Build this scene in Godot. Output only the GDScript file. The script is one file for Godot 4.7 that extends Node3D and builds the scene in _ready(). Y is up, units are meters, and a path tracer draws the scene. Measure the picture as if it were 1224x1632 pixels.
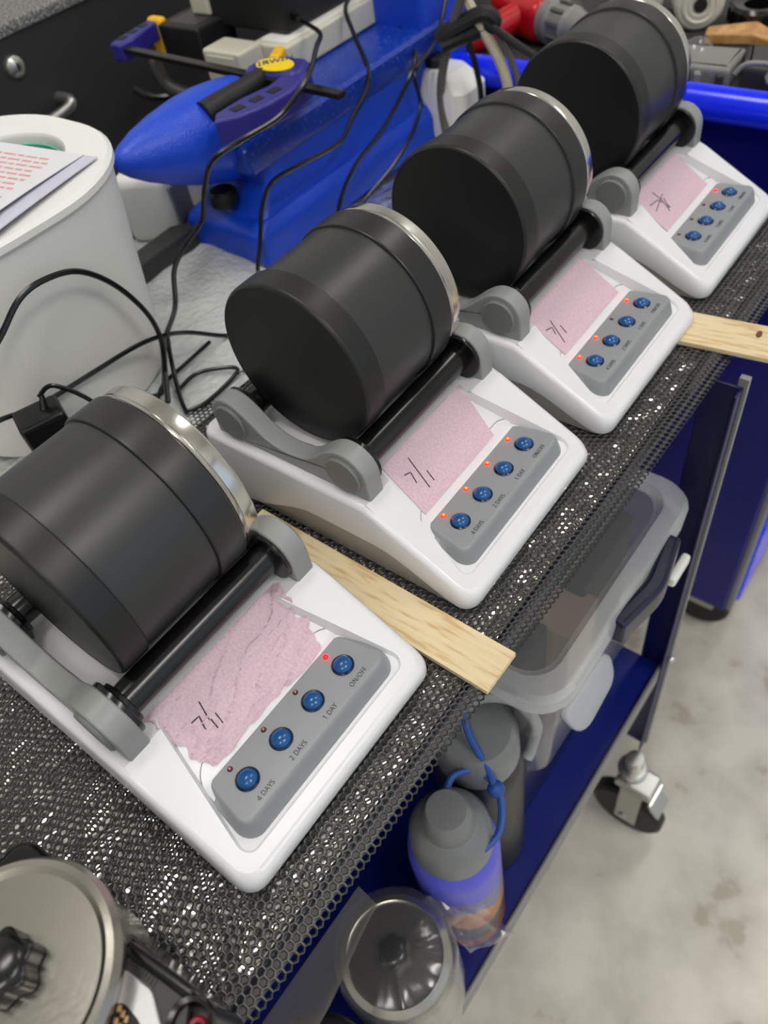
extends Node3D
# A row of four rock tumblers on a blue workshop cart. Tray level is y = T; V() takes heights from the tray.
const T := 0.95

func V(x: float, y: float, z: float) -> Vector3:
	return Vector3(x, y + T, z)

# ---------------------------------------------------------------- geometry
class Geo extends RefCounted:
	var p := PackedVector3Array()
	var uv := PackedVector2Array()
	func tri(a: Vector3, b: Vector3, c: Vector3) -> void:
		p.append(a); p.append(b); p.append(c)
	func quad(a: Vector3, b: Vector3, c: Vector3, d: Vector3) -> void:
		tri(a, b, c); tri(a, c, d)
	func fix() -> Geo:   # Godot fronts run clockwise: turn a closed shape right side out
		var v := 0.0
		for i in range(0, p.size(), 3):
			v += p[i].dot(p[i + 1].cross(p[i + 2]))
		if v > 0.0:
			flip()
		return self
	func flip() -> Geo:
		for i in range(0, p.size(), 3):
			var t := p[i + 1]
			p[i + 1] = p[i + 2]; p[i + 2] = t
			if uv.size():
				var w := uv[i + 1]
				uv[i + 1] = uv[i + 2]; uv[i + 2] = w
		return self
	func at(x: float, y: float, z: float) -> Geo:
		return xf(Transform3D(Basis(), Vector3(x, y, z)))
	func rot(axis: Vector3, a: float) -> Geo:
		return xf(Transform3D(Basis(axis.normalized(), a), Vector3.ZERO))
	func xf(t: Transform3D) -> Geo:
		for i in p.size():
			p[i] = t * p[i]
		if t.basis.determinant() < 0.0:
			flip()
		return self
	func join(o: Geo) -> Geo:
		p.append_array(o.p)
		return self
	func normals(crease := 38.0) -> PackedVector3Array:
		var n := p.size()
		var fn := PackedVector3Array()
		var groups := {}
		for i in range(0, n, 3):
			var c := (p[i + 2] - p[i]).cross(p[i + 1] - p[i])
			fn.append(c)
			for k in 3:
				var key := Vector3i((p[i + k] * 100000.0).round())
				if groups.has(key):
					groups[key].append(i / 3)
				else:
					groups[key] = [i / 3]
		var nn := PackedVector3Array()
		nn.resize(n)
		var un := PackedVector3Array()
		for c in fn:
			un.append(c.normalized())
		var lim := cos(deg_to_rad(crease))
		for i in n:
			var f := un[i / 3]
			var s := Vector3.ZERO
			for j in groups[Vector3i((p[i] * 100000.0).round())]:
				if un[j].dot(f) >= lim:
					s += fn[j]
			nn[i] = s.normalized() if s.length_squared() > 0.0 else (f if f.length_squared() > 0.0 else Vector3.UP)
		return nn
	func mesh(crease := 38.0) -> ArrayMesh:
		return build(normals(crease))
	func mesh_with(o: Geo, crease: float, other: float) -> ArrayMesh:   # two smoothing groups in one mesh
		var nn := normals(crease)
		nn.append_array(o.normals(other))
		join(o)
		return build(nn)
	func build(nn: PackedVector3Array) -> ArrayMesh:
		var a := []
		a.resize(Mesh.ARRAY_MAX)
		a[Mesh.ARRAY_VERTEX] = p
		a[Mesh.ARRAY_NORMAL] = nn
		if uv.size() == p.size():
			a[Mesh.ARRAY_TEX_UV] = uv
		var m := ArrayMesh.new()
		m.add_surface_from_arrays(Mesh.PRIMITIVE_TRIANGLES, a)
		return m

func rbox(s: Vector3, r := 0.003, k := 2) -> Geo:   # box with rounded edges, centred
	var h := s * 0.5
	r = minf(r, minf(h.x, minf(h.y, h.z)) * 0.98)
	var g := Geo.new()
	for ax in 3:
		var u := (ax + 1) % 3
		var w := (ax + 2) % 3
		var cu := []
		var cw := []
		for i in k + 1:
			var e := float(i) / k
			cu.append(-h[u] + r * e); cw.append(-h[w] + r * e)
		for i in k + 1:
			cu.append(h[u] - r + r * float(i) / k); cw.append(h[w] - r + r * float(i) / k)
		for sg in [-1.0, 1.0]:
			var rows := []
			for a in cu:
				var row := PackedVector3Array()
				for b in cw:
					var q := Vector3.ZERO
					q[ax] = h[ax] * sg; q[u] = a; q[w] = b
					var inn := Vector3(clampf(q.x, -h.x + r, h.x - r), clampf(q.y, -h.y + r, h.y - r), clampf(q.z, -h.z + r, h.z - r))
					row.append(inn + (q - inn).normalized() * r)
				rows.append(row)
			for i in rows.size() - 1:
				for j in rows[i].size() - 1:
					if sg > 0.0:
						g.quad(rows[i][j], rows[i][j + 1], rows[i + 1][j + 1], rows[i + 1][j])
					else:
						g.quad(rows[i][j], rows[i + 1][j], rows[i + 1][j + 1], rows[i][j + 1])
	return g.fix()

func box(x0: float, y0: float, z0: float, x1: float, y1: float, z1: float, r := 0.002, k := 1) -> Geo:
	return rbox(Vector3(x1 - x0, y1 - y0, z1 - z0), r, k).at((x0 + x1) / 2, (y0 + y1) / 2, (z0 + z1) / 2)

func lathe(prof: Array, n := 32, uvs := false) -> Geo:   # prof: Vector2(radius, height), round the y axis
	var g := Geo.new()
	var m := prof.size()
	for i in m - 1:
		for j in n:
			var a0 := TAU * j / n
			var a1 := TAU * (j + 1) / n
			var q := []
			for e in [[i, a0], [i + 1, a0], [i + 1, a1], [i, a1]]:
				var f: Vector2 = prof[e[0]]
				q.append(Vector3(f.x * cos(e[1]), f.y, f.x * sin(e[1])))
			var w := [Vector2(float(j) / n, 1.0 - float(i) / (m - 1)), Vector2(float(j) / n, 1.0 - float(i + 1) / (m - 1)), Vector2(float(j + 1) / n, 1.0 - float(i + 1) / (m - 1)), Vector2(float(j + 1) / n, 1.0 - float(i) / (m - 1))]
			for t in [[0, 1, 2], [0, 2, 3]]:
				var a: Vector3 = q[t[0]]
				var b: Vector3 = q[t[1]]
				var c: Vector3 = q[t[2]]
				if (b - a).cross(c - a).length_squared() > 1e-18:
					g.tri(a, b, c)
					if uvs:
						g.uv.append(w[t[0]]); g.uv.append(w[t[1]]); g.uv.append(w[t[2]])
	return g.fix()

func along_x(g: Geo) -> Geo:   # a lathe round y turned to lie along +x
	return g.xf(Transform3D(Basis(Vector3(0, -1, 0), Vector3(1, 0, 0), Vector3(0, 0, 1)), Vector3.ZERO))

func spline(pts: Array, sub := 6) -> PackedVector3Array:
	var o := PackedVector3Array()
	for i in pts.size() - 1:
		var p0: Vector3 = pts[maxi(i - 1, 0)]
		var p1: Vector3 = pts[i]
		var p2: Vector3 = pts[i + 1]
		var p3: Vector3 = pts[mini(i + 2, pts.size() - 1)]
		for k in sub:
			o.append(p1.cubic_interpolate(p2, p0, p3, float(k) / sub))
	o.append(pts[-1])
	return o

func tube(pts: Array, r: float, n := 8, sub := 6, r1 := -1.0) -> Geo:
	var c := spline(pts, sub)
	var g := Geo.new()
	var up := Vector3.UP
	var rings := []
	var m := c.size()
	for i in m:
		var d := (c[mini(i + 1, m - 1)] - c[maxi(i - 1, 0)]).normalized()
		if absf(d.dot(up)) > 0.95:
			up = Vector3.RIGHT if absf(d.x) < 0.8 else Vector3.BACK
		var s := d.cross(up).normalized()
		up = s.cross(d).normalized()
		var rr := r if r1 < 0.0 else lerpf(r, r1, float(i) / (m - 1))
		var ring := PackedVector3Array()
		for j in n:
			ring.append(c[i] + (s * cos(TAU * j / n) + up * sin(TAU * j / n)) * rr)
		rings.append(ring)
	return loft(rings)

func loft(rings: Array, cap := true) -> Geo:
	var g := Geo.new()
	var n: int = rings[0].size()
	for i in rings.size() - 1:
		for j in n:
			var k := (j + 1) % n
			g.quad(rings[i][j], rings[i][k], rings[i + 1][k], rings[i + 1][j])
	if cap:
		for e in 2:
			var ring: PackedVector3Array = rings[0] if e == 0 else rings[-1]
			var mid := Vector3.ZERO
			for q in ring:
				mid += q
			mid /= n
			for j in n:
				if e == 0:
					g.tri(mid, ring[(j + 1) % n], ring[j])
				else:
					g.tri(mid, ring[j], ring[(j + 1) % n])
	return g.fix() if cap else g

func roundpoly(pts: Array, radii: Array, seg := 5, sub := 1) -> PackedVector2Array:
	var o := PackedVector2Array()
	var n := pts.size()
	var ends := []
	for i in n:
		var p: Vector2 = pts[i]
		var a: Vector2 = (pts[(i + n - 1) % n] - p).normalized()
		var b: Vector2 = (pts[(i + 1) % n] - p).normalized()
		var ang := acos(clampf(a.dot(b), -1, 1))
		var rad: float = radii[i]
		var d := rad / tan(ang / 2.0)
		var c := p + (a + b).normalized() * (rad / sin(ang / 2.0))
		var s := p + a * d - c
		var e := p + b * d - c
		var arc := PackedVector2Array()
		for k in seg + 1:
			var q := s.slerp(e, float(k) / seg) if rad > 0.0 else Vector2.ZERO
			arc.append(c + q)
		ends.append(arc)
	for i in n:
		o.append_array(ends[i])
		var a: Vector2 = ends[i][-1]
		var b: Vector2 = ends[(i + 1) % n][0]
		for k in range(1, sub):
			o.append(a.lerp(b, float(k) / sub))
	return o

func inset(poly: PackedVector2Array, d: float) -> PackedVector2Array:
	var o := PackedVector2Array()
	var n := poly.size()
	var area := 0.0
	for i in n:
		area += poly[i].cross(poly[(i + 1) % n])
	var sg := 1.0 if area > 0.0 else -1.0
	for i in n:
		var a := (poly[i] - poly[(i + n - 1) % n]).normalized()
		var b := (poly[(i + 1) % n] - poly[i]).normalized()
		if a == Vector2.ZERO:
			a = b
		if b == Vector2.ZERO:
			b = a
		var m := (a.orthogonal() + b.orthogonal())
		m = m.normalized() / maxf(0.4, sqrt((1.0 + a.dot(b)) / 2.0)) if m.length() > 0.01 else a.orthogonal()
		o.append(poly[i] - m * d * sg)
	return o

func prism(poly: PackedVector2Array, h: float, bev := 0.0, both := false, k := 3) -> Geo:   # poly in x, z; extruded 0..h along y
	var g := Geo.new()
	var rings := []
	var prof := []
	if both and bev > 0.0:
		for i in k:
			var a := PI / 2 * i / k
			prof.append(Vector2(bev * (1.0 - sin(a)), bev * (1.0 - cos(a))))
	prof.append(Vector2(0, bev if both else 0.0))
	if bev > 0.0:
		for i in k + 1:
			var a := PI / 2 * i / k
			prof.append(Vector2(bev * (1.0 - cos(a)), h - bev + bev * sin(a)))
	else:
		prof.append(Vector2(0, h))
	for f in prof:
		var q := inset(poly, f.x) if f.x > 0.0 else poly
		var ring := PackedVector3Array()
		for v in q:
			ring.append(Vector3(v.x, f.y, v.y))
		rings.append(ring)
	var n := poly.size()
	for i in rings.size() - 1:
		for j in n:
			var m := (j + 1) % n
			g.quad(rings[i][j], rings[i + 1][j], rings[i + 1][m], rings[i][m])
	var tr := Geometry2D.triangulate_polygon(poly)
	var area := 0.0
	for i in n:
		area += poly[i].cross(poly[(i + 1) % n])
	for e in 2:
		var ring: PackedVector3Array = rings[0] if e == 0 else rings[-1]
		for i in range(0, tr.size(), 3):
			var a := ring[tr[i]]
			var b := ring[tr[i + 1]]
			var c := ring[tr[i + 2]]
			var up := (b - a).cross(c - a).y   # ccw normal up
			var want := (area < 0.0) == (e == 1)   # same sense as the walls before fix()
			if (up > 0.0) == want:
				g.tri(a, b, c)
			else:
				g.tri(a, c, b)
	return g.fix()

func slabmesh(f: Callable, nu: int, nv: int, thick: float) -> Geo:   # f(u, v) -> Vector3; a sheet with thickness downwards along its normal
	var top := []
	for i in nu + 1:
		var row := PackedVector3Array()
		for j in nv + 1:
			row.append(f.call(float(i) / nu, float(j) / nv))
		top.append(row)
	var bot := []
	for i in nu + 1:
		var row := PackedVector3Array()
		for j in nv + 1:
			var du: Vector3 = top[mini(i + 1, nu)][j] - top[maxi(i - 1, 0)][j]
			var dv: Vector3 = top[i][mini(j + 1, nv)] - top[i][maxi(j - 1, 0)]
			row.append(top[i][j] - du.cross(dv).normalized() * thick)
		bot.append(row)
	var g := Geo.new()
	for i in nu:
		for j in nv:
			g.quad(top[i][j], top[i][j + 1], top[i + 1][j + 1], top[i + 1][j])
			g.quad(bot[i][j], bot[i + 1][j], bot[i + 1][j + 1], bot[i][j + 1])
	for i in nu:
		g.quad(top[i][0], top[i + 1][0], bot[i + 1][0], bot[i][0])
		g.quad(top[i][nv], bot[i][nv], bot[i + 1][nv], top[i + 1][nv])
	for j in nv:
		g.quad(top[0][j], bot[0][j], bot[0][j + 1], top[0][j + 1])
		g.quad(top[nu][j], top[nu][j + 1], bot[nu][j + 1], bot[nu][j])
	return g.fix()

func ball(r: float, squash := 1.0, n := 16) -> Geo:
	var pr := []
	for i in n / 2 + 1:
		var a := -PI / 2 + PI * i / (n / 2)
		pr.append(Vector2(r * cos(a), r * sin(a) * squash))
	return lathe(pr, n)

func dome(r: float, h: float, n := 20) -> Geo:
	var pr := [Vector2(0, 0), Vector2(r, 0)]
	for i in range(1, 7):
		var a := PI / 2 * i / 6
		pr.append(Vector2(r * cos(a), h * sin(a)))
	return lathe(pr, n)

func cyl(r: float, h: float, n := 20, bev := 0.001) -> Geo:
	return lathe([Vector2(0, 0), Vector2(r - bev, 0), Vector2(r, bev), Vector2(r, h - bev), Vector2(r - bev, h), Vector2(0, h)], n)

# ---------------------------------------------------------------- nodes
var taken := {}
func numbered(called: String) -> String:
	var k: int = taken.get(called, 0)
	taken[called] = k + 1
	return called if k == 0 else "%s_%03d" % [called, k]

func tag(o: Node3D, label: String, category: String, group := "") -> Node3D:
	o.set_meta("label", label); o.set_meta("category", category)
	if group:
		o.set_meta("group", group)
	return o

func thing(called: String, label: String, category: String, at := Vector3.ZERO, turn := 0.0, group := "") -> Node3D:
	var o := Node3D.new()
	o.name = numbered(called)
	add_child(o)
	o.position = at; o.rotation.y = turn
	return tag(o, label, category, group)

func put(called: String, m: Mesh, mat: Material, parent: Node3D = null) -> MeshInstance3D:
	var o := MeshInstance3D.new()
	o.mesh = m
	o.material_override = mat
	if parent:
		o.name = called
		parent.add_child(o, true)
	else:
		o.name = numbered(called)
		add_child(o)
	return o

func part(called: String, g: Geo, mat: Material, parent: Node3D = null, crease := 38.0) -> MeshInstance3D:
	return put(called, g.mesh(crease), mat, parent)

func struct(called: String, g: Geo, mat: Material) -> MeshInstance3D:
	var o := part(called, g, mat)
	o.set_meta("kind", "structure")
	return o

# ---------------------------------------------------------------- materials
func mat(c: Color, rough := 0.5, metal := 0.0) -> StandardMaterial3D:
	var m := StandardMaterial3D.new()
	m.albedo_color = c
	m.roughness = rough
	m.metallic = metal
	return m

func glassy(c: Color, alpha: float, rough := 0.1) -> StandardMaterial3D:
	var m := mat(Color(c.r, c.g, c.b, alpha), rough)
	m.transparency = BaseMaterial3D.TRANSPARENCY_ALPHA
	m.cull_mode = BaseMaterial3D.CULL_DISABLED
	return m

func noise_tex(sd: int, freq: float, cols: Array, offs: Array, size := 256, oct := 4, kind := FastNoiseLite.TYPE_SIMPLEX_SMOOTH) -> NoiseTexture2D:
	var n := FastNoiseLite.new()
	n.seed = sd; n.frequency = freq; n.fractal_octaves = oct; n.noise_type = kind
	var t := NoiseTexture2D.new()
	t.width = size; t.height = size; t.seamless = true; t.noise = n
	var gr := Gradient.new()
	gr.colors = PackedColorArray(cols); gr.offsets = PackedFloat32Array(offs)
	t.color_ramp = gr
	return t

func bump_tex(sd: int, freq: float, strength: float, size := 256, oct := 3) -> NoiseTexture2D:
	var n := FastNoiseLite.new()
	n.seed = sd; n.frequency = freq; n.fractal_octaves = oct
	var t := NoiseTexture2D.new()
	t.width = size; t.height = size; t.seamless = true; t.as_normal_map = true; t.bump_strength = strength; t.noise = n
	return t

func tri_map(m: StandardMaterial3D, scale: Vector3, tex: Texture2D = null, bump: Texture2D = null, depth := 1.0) -> StandardMaterial3D:
	m.uv1_triplanar = true
	m.uv1_scale = scale
	if tex:
		m.albedo_color = Color(1, 1, 1, m.albedo_color.a)
		m.albedo_texture = tex
	if bump:
		m.normal_enabled = true
		m.normal_texture = bump
		m.normal_scale = depth
	return m

var M := {}
func materials() -> void:
	M.white = mat(Color(0.88, 0.88, 0.89), 0.28)
	M.skirt = mat(Color(0.62, 0.61, 0.585), 0.4)
	M.grey = tri_map(mat(Color(0.56, 0.565, 0.56), 0.42), Vector3(30, 30, 30), null, bump_tex(3, 0.2, 2.0), 0.12)
	M.panel = tri_map(mat(Color(0.56, 0.575, 0.585), 0.36), Vector3(30, 30, 30), null, bump_tex(4, 0.2, 2.0), 0.1)
	M.boss = mat(Color(0.47, 0.475, 0.47), 0.45)
	M.rubber = mat(Color(0.12, 0.12, 0.125), 0.36)
	M.cap = mat(Color(0.07, 0.07, 0.074), 0.42)
	M.body = mat(Color(0.18, 0.182, 0.185), 0.38)
	M.black = mat(Color(0.055, 0.055, 0.06), 0.22)
	M.blackmat = mat(Color(0.06, 0.06, 0.063), 0.55)
	M.chrome = mat(Color(0.80, 0.79, 0.77), 0.17, 1.0)
	M.steel = tri_map(mat(Color(0.66, 0.645, 0.61), 0.26, 1.0), Vector3(5, 14, 130), null, bump_tex(5, 0.09, 3.0), 0.07)
	M.galv = mat(Color(0.72, 0.72, 0.70), 0.3, 0.9)
	M.button = mat(Color(0.08, 0.32, 0.56), 0.2)
	M.buttonring = mat(Color(0.03, 0.10, 0.22), 0.2)
	M.ledoff = mat(Color(0.35, 0.08, 0.10), 0.3)
	M.ledcore = mat(Color(0.75, 0.55, 0.55), 0.3)
	M.ledred = mat(Color(1.0, 0.12, 0.2), 0.3)
	M.ledred.emission_enabled = true
	M.ledred.emission = Color(1.0, 0.03, 0.08)
	M.ledred.emission_energy_multiplier = 3.0
	M.ledorange = mat(Color(1.0, 0.25, 0.12), 0.3)
	M.ledorange.emission_enabled = true
	M.ledorange.emission = Color(1.0, 0.10, 0.03)
	M.ledorange.emission_energy_multiplier = 2.4
	M.ledhot = mat(Color(1.0, 0.6, 0.2), 0.3)
	M.ledhot.emission_enabled = true
	M.ledhot.emission = Color(1.0, 0.45, 0.05)
	M.ledhot.emission_energy_multiplier = 2.8
	M.ink = mat(Color(0.16, 0.15, 0.16), 0.6)
	M.legend = mat(Color(0.24, 0.245, 0.26), 0.5)
	M.pink = tri_map(mat(Color(0.8, 0.63, 0.69), 0.6), Vector3(14, 14, 14), noise_tex(7, 0.12, [Color(0.80, 0.685, 0.735), Color(0.845, 0.745, 0.785)], [0.35, 0.65]), bump_tex(8, 0.08, 4.0), 0.3)
	M.mat = mat(Color(0.22, 0.22, 0.216), 0.25)
	M.liner = tri_map(mat(Color(0.90, 0.89, 0.865), 0.15, 0.85), Vector3(7, 7, 7), null, bump_tex(10, 0.0085, 22.0, 512, 2), 0.6)
	M.film = tri_map(mat(Color(0.80, 0.81, 0.80), 0.16, 0.1), Vector3(9, 9, 9), null, bump_tex(11, 0.02, 9.0, 512, 4), 0.9)
	M.navy = mat(Color(0.02, 0.035, 0.20), 0.3)
	M.navydark = mat(Color(0.015, 0.025, 0.26), 0.4)
	M.shelfblue = mat(Color(0.02, 0.10, 0.45), 0.35)
	M.blue = mat(Color(0.02, 0.16, 1.0), 0.22)
	M.bluedeep = mat(Color(0.01, 0.02, 0.45), 0.3)
	M.edge = mat(Color(0.52, 0.52, 0.52), 0.4, 0.2)
	M.anvil = tri_map(mat(Color(0.05, 0.27, 0.80), 0.38), Vector3(22, 22, 22), null, bump_tex(12, 0.06, 6.0), 0.35)
	M.anviltop = tri_map(mat(Color(0.03, 0.13, 0.55), 0.3), Vector3(12, 12, 12), noise_tex(13, 0.05, [Color(0.05, 0.19, 0.58), Color(0.07, 0.23, 0.66), Color(0.45, 0.47, 0.52)], [0.0, 0.72, 0.8]))
	var wood := noise_tex(14, 0.03, [Color(0.80, 0.68, 0.49), Color(0.87, 0.785, 0.62), Color(0.89, 0.815, 0.66)], [0.2, 0.4, 0.7], 512, 4)
	M.wood = tri_map(mat(Color.WHITE, 0.6), Vector3(9, 9, 1.3), wood, bump_tex(15, 0.06, 3.0), 0.15)
	M.woodx = tri_map(mat(Color.WHITE, 0.6), Vector3(3, 3, 6), noise_tex(16, 0.03, [Color(0.70, 0.52, 0.32), Color(0.80, 0.62, 0.40)], [0.3, 0.7]))
	M.knot = mat(Color(0.42, 0.24, 0.16), 0.7)
	M.bin = mat(Color(0.92, 0.92, 0.905), 0.38)
	M.cream = mat(Color(0.80, 0.79, 0.72), 0.4)
	M.teal = mat(Color(0.38, 0.82, 0.68), 0.4)
	M.paper = mat(Color(0.88, 0.885, 0.90), 0.5)
	M.paperblue = mat(Color(0.80, 0.80, 0.86), 0.4)
	M.redink = mat(Color(0.86, 0.64, 0.64), 0.7)
	M.greyink = mat(Color(0.72, 0.73, 0.74), 0.7)
	M.cabinet = mat(Color(0.19, 0.19, 0.19), 0.5)
	M.speck = tri_map(mat(Color.WHITE, 0.7), Vector3(8, 8, 8), noise_tex(17, 0.12, [Color(0.24, 0.24, 0.24), Color(0.46, 0.46, 0.45), Color(0.64, 0.64, 0.62)], [0.3, 0.5, 0.72], 256, 5))
	M.concrete = tri_map(mat(Color.WHITE, 0.42), Vector3(0.55, 0.55, 0.55), noise_tex(18, 0.012, [Color(0.70, 0.66, 0.59), Color(0.79, 0.77, 0.715), Color(0.83, 0.81, 0.755), Color(0.87, 0.85, 0.795)], [0.16, 0.26, 0.5, 0.74], 1024, 6), bump_tex(19, 0.05, 2.0), 0.12)
	M.wall = mat(Color(0.88, 0.88, 0.87), 0.8)
	M.ceiling = mat(Color(0.88, 0.88, 0.87), 0.85)
	M.purple = mat(Color(0.17, 0.15, 0.52), 0.4)
	M.yellow = mat(Color(0.93, 0.72, 0.05), 0.4)
	M.sticker = mat(Color(0.95, 0.83, 0.08), 0.4)
	M.gunmetal = mat(Color(0.16, 0.15, 0.14), 0.35, 0.6)
	M.cable = mat(Color(0.05, 0.05, 0.055), 0.25)
	M.cablegrey = mat(Color(0.36, 0.35, 0.33), 0.45)
	M.cablewhite = mat(Color(0.74, 0.71, 0.62), 0.4)
	M.plastgrey = mat(Color(0.50, 0.50, 0.485), 0.4)
	M.darkgrey = mat(Color(0.20, 0.20, 0.20), 0.45)
	M.red = mat(Color(0.72, 0.05, 0.07), 0.3)
	M.redsoft = mat(Color(0.75, 0.33, 0.33), 0.5)
	M.pinkrub = mat(Color(0.62, 0.16, 0.27), 0.4)
	M.gold = mat(Color(0.82, 0.66, 0.45), 0.3, 0.5)
	M.silver = tri_map(mat(Color(0.78, 0.78, 0.78), 0.34, 0.75), Vector3(60, 60, 60), null, bump_tex(20, 0.15, 3.0), 0.3)
	M.clear = glassy(Color(0.80, 0.81, 0.82), 0.07, 0.15)
	M.clearedge = glassy(Color(0.88, 0.89, 0.90), 0.42, 0.28)
	M.bag = glassy(Color(0.85, 0.85, 0.87), 0.045, 0.16)
	M.drape = glassy(Color(0.30, 0.29, 0.285), 0.34, 0.3)
	M.latch = mat(Color(0.04, 0.07, 0.19), 0.3)
	M.foam = mat(Color(0.07, 0.07, 0.075), 0.8)
	M.tan = mat(Color(0.60, 0.52, 0.42), 0.7)
	M.bottlegrey = mat(Color(0.13, 0.13, 0.135), 0.4)
	M.lidgrey = mat(Color(0.47, 0.48, 0.485), 0.3)
	M.strap = mat(Color(0.12, 0.30, 0.62), 0.5)
	M.loop = mat(Color(0.58, 0.60, 0.61), 0.4)
	M.rubberwheel = mat(Color(0.04, 0.04, 0.042), 0.5)
	M.greymat = mat(Color(0.19, 0.19, 0.19), 0.75)
	M.spool = mat(Color(0.80, 0.79, 0.74), 0.4)

func lamp_mat() -> StandardMaterial3D:
	var m := mat(Color(1, 1, 1), 0.5)
	m.emission_enabled = true
	m.emission = Color(1.0, 0.985, 0.97)
	m.emission_energy_multiplier = 7.0
	return m

# ---------------------------------------------------------------- set-up
func _ready() -> void:
	var cam := Camera3D.new()
	cam.name = "camera"
	add_child(cam)
	cam.transform = Transform3D(Basis(Vector3(0.60098, -0.13691, 0.78745), Vector3(0.65920, 0.64203, -0.39148), Vector3(-0.45197, 0.75436, 0.47610)).orthonormalized(), V(-0.0945, 0.4557, 0.2274))
	var at := CameraAttributesPhysical.new()
	at.frustum_focal_length = 18.13
	at.frustum_focus_distance = 0.50
	at.frustum_near = 0.02
	at.frustum_far = 50.0
	at.exposure_aperture = 4.6
	cam.attributes = at
	cam.fov = 67.03
	cam.near = 0.02
	cam.current = true
	var we := WorldEnvironment.new()
	var e := Environment.new()
	e.background_mode = Environment.BG_COLOR
	e.background_color = Color(0.88, 0.94, 1.0)
	e.background_energy_multiplier = 1.3
	e.tonemap_mode = Environment.TONE_MAPPER_LINEAR
	e.tonemap_exposure = 0.70
	e.sdfgi_enabled = true
	e.ssao_enabled = true
	e.ssil_enabled = true
	we.environment = e
	we.name = "environment"
	add_child(we)
	materials()
	room()
	cart()
	bench_things()
	var first := rock_tumbler()
	tumblers(first)
	wood_slats()
	anvil()
	power()
	cords()
	side_cart()
	shelf_things()
	polisher()

const LAMP_ENERGY := 6.0
func room() -> void:
	struct("floor", box(-2.6, -0.1, -2.2, 3.4, 0.0, 2.6, 0.001), M.concrete)
	struct("ceiling", box(-2.7, 4.25, -2.3, 3.5, 4.35, 2.7, 0.001), M.ceiling)
	struct("wall_back", box(-2.7, 0.0, -2.3, 3.5, 4.25, -2.2, 0.001), M.wall)
	# the front wall has an open roller door behind the photographer
	struct("wall_front", box(-2.7, 0.0, 2.6, -1.5, 4.25, 2.7, 0.001).join(box(1.9, 0.0, 2.6, 3.5, 4.25, 2.7, 0.001)).join(box(-1.5, 2.5, 2.6, 1.9, 4.25, 2.7, 0.001)), M.wall)
	struct("door_1", box(-1.55, 2.42, 2.52, 1.95, 2.62, 2.59, 0.01), M.plastgrey)
	struct("ground", box(-8.0, -0.1, 2.71, 9.0, -0.01, 12.0, 0.001), M.concrete)
	struct("wall_left", box(-2.7, 0.0, -2.2, -2.6, 4.25, 2.6, 0.001), M.wall)
	struct("wall_right", box(3.4, 0.0, -2.2, 3.5, 4.25, 2.6, 0.001), M.wall)
	var glow := lamp_mat()
	var spots := [Vector3(0.1, 4.18, -0.75), Vector3(0.5, 4.18, 2.1), Vector3(2.5, 4.18, 0.2), Vector3(-1.9, 4.18, 1.3)]
	var names := ["long white ceiling light over the black tool chest and the tumbler cart", "long white ceiling light over the open concrete floor", "long white ceiling light over the blue tool cart", "long white ceiling light toward the left wall behind the polishing machine"]
	var powers := [0.46, 0.66, 0.34, 0.46]
	for i in 4:
		var l := thing("ceiling_light", names[i], "ceiling light", spots[i])
		part("housing", box(-0.62, 0.0, -0.24, 0.62, 0.07, 0.24, 0.004), M.white, l)
		part("diffuser", box(-0.60, -0.012, -0.22, 0.60, 0.001, 0.22, 0.006, 2), glow, l)
		var a := AreaLight3D.new()
		a.name = "ceiling_light_glow"
		a.area_size = Vector2(1.2, 0.44)
		a.light_energy = LAMP_ENERGY * powers[i]
		a.light_color = Color(1.0, 0.985, 0.97)
		a.shadow_enabled = true
		a.area_range = 14.0
		a.rotation_degrees.x = -90.0
		a.position = Vector3(0, -0.016, 0)
		l.add_child(a)

# ---------------------------------------------------------------- the cart, its lining and the net mat
func caster(parent: Node3D, x: float, z: float, top: float) -> void:
	var h := top + T   # height of the post foot over the floor
	var wx := x - 0.020
	var wz := z + 0.014
	var c := part("caster", cyl(0.014, 0.030, 16).at(x - 0.010, top - 0.030, z).join(cyl(0.023, 0.010, 20, 0.003).at(x - 0.012, top - 0.040, z)).join(box(wx - 0.022, top - 0.058, wz - 0.030, wx + 0.022, top - 0.040, wz + 0.030, 0.005, 2)).join(box(wx - 0.022, top - h + 0.045, wz - 0.018, wx - 0.018, top - 0.044, wz + 0.018, 0.0015)).join(box(wx + 0.018, top - h + 0.045, wz - 0.018, wx + 0.022, top - 0.044, wz + 0.018, 0.0015)), M.galv, parent)
	part("brake_pedal", rbox(Vector3(0.040, 0.005, 0.026), 0.002, 2).rot(Vector3.RIGHT, 0.9).at(wx, top - 0.090, wz + 0.040), M.galv, c)
	part("brake_bar", rbox(Vector3(0.046, 0.007, 0.008), 0.0025, 2).at(wx, top - 0.066, wz + 0.031), M.chrome, c)
	part("wheel", along_x(lathe([Vector2(0, -0.014), Vector2(0.054, -0.014), Vector2(0.060, -0.009), Vector2(0.060, 0.009), Vector2(0.054, 0.014), Vector2(0, 0.014)], 32)).at(wx, top - h + 0.060, wz - 0.004), M.rubberwheel, c)
	part("axle_bolt", along_x(cyl(0.008, 0.050, 10)).at(wx - 0.025, top - h + 0.060, wz - 0.004), M.galv, c)

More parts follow.
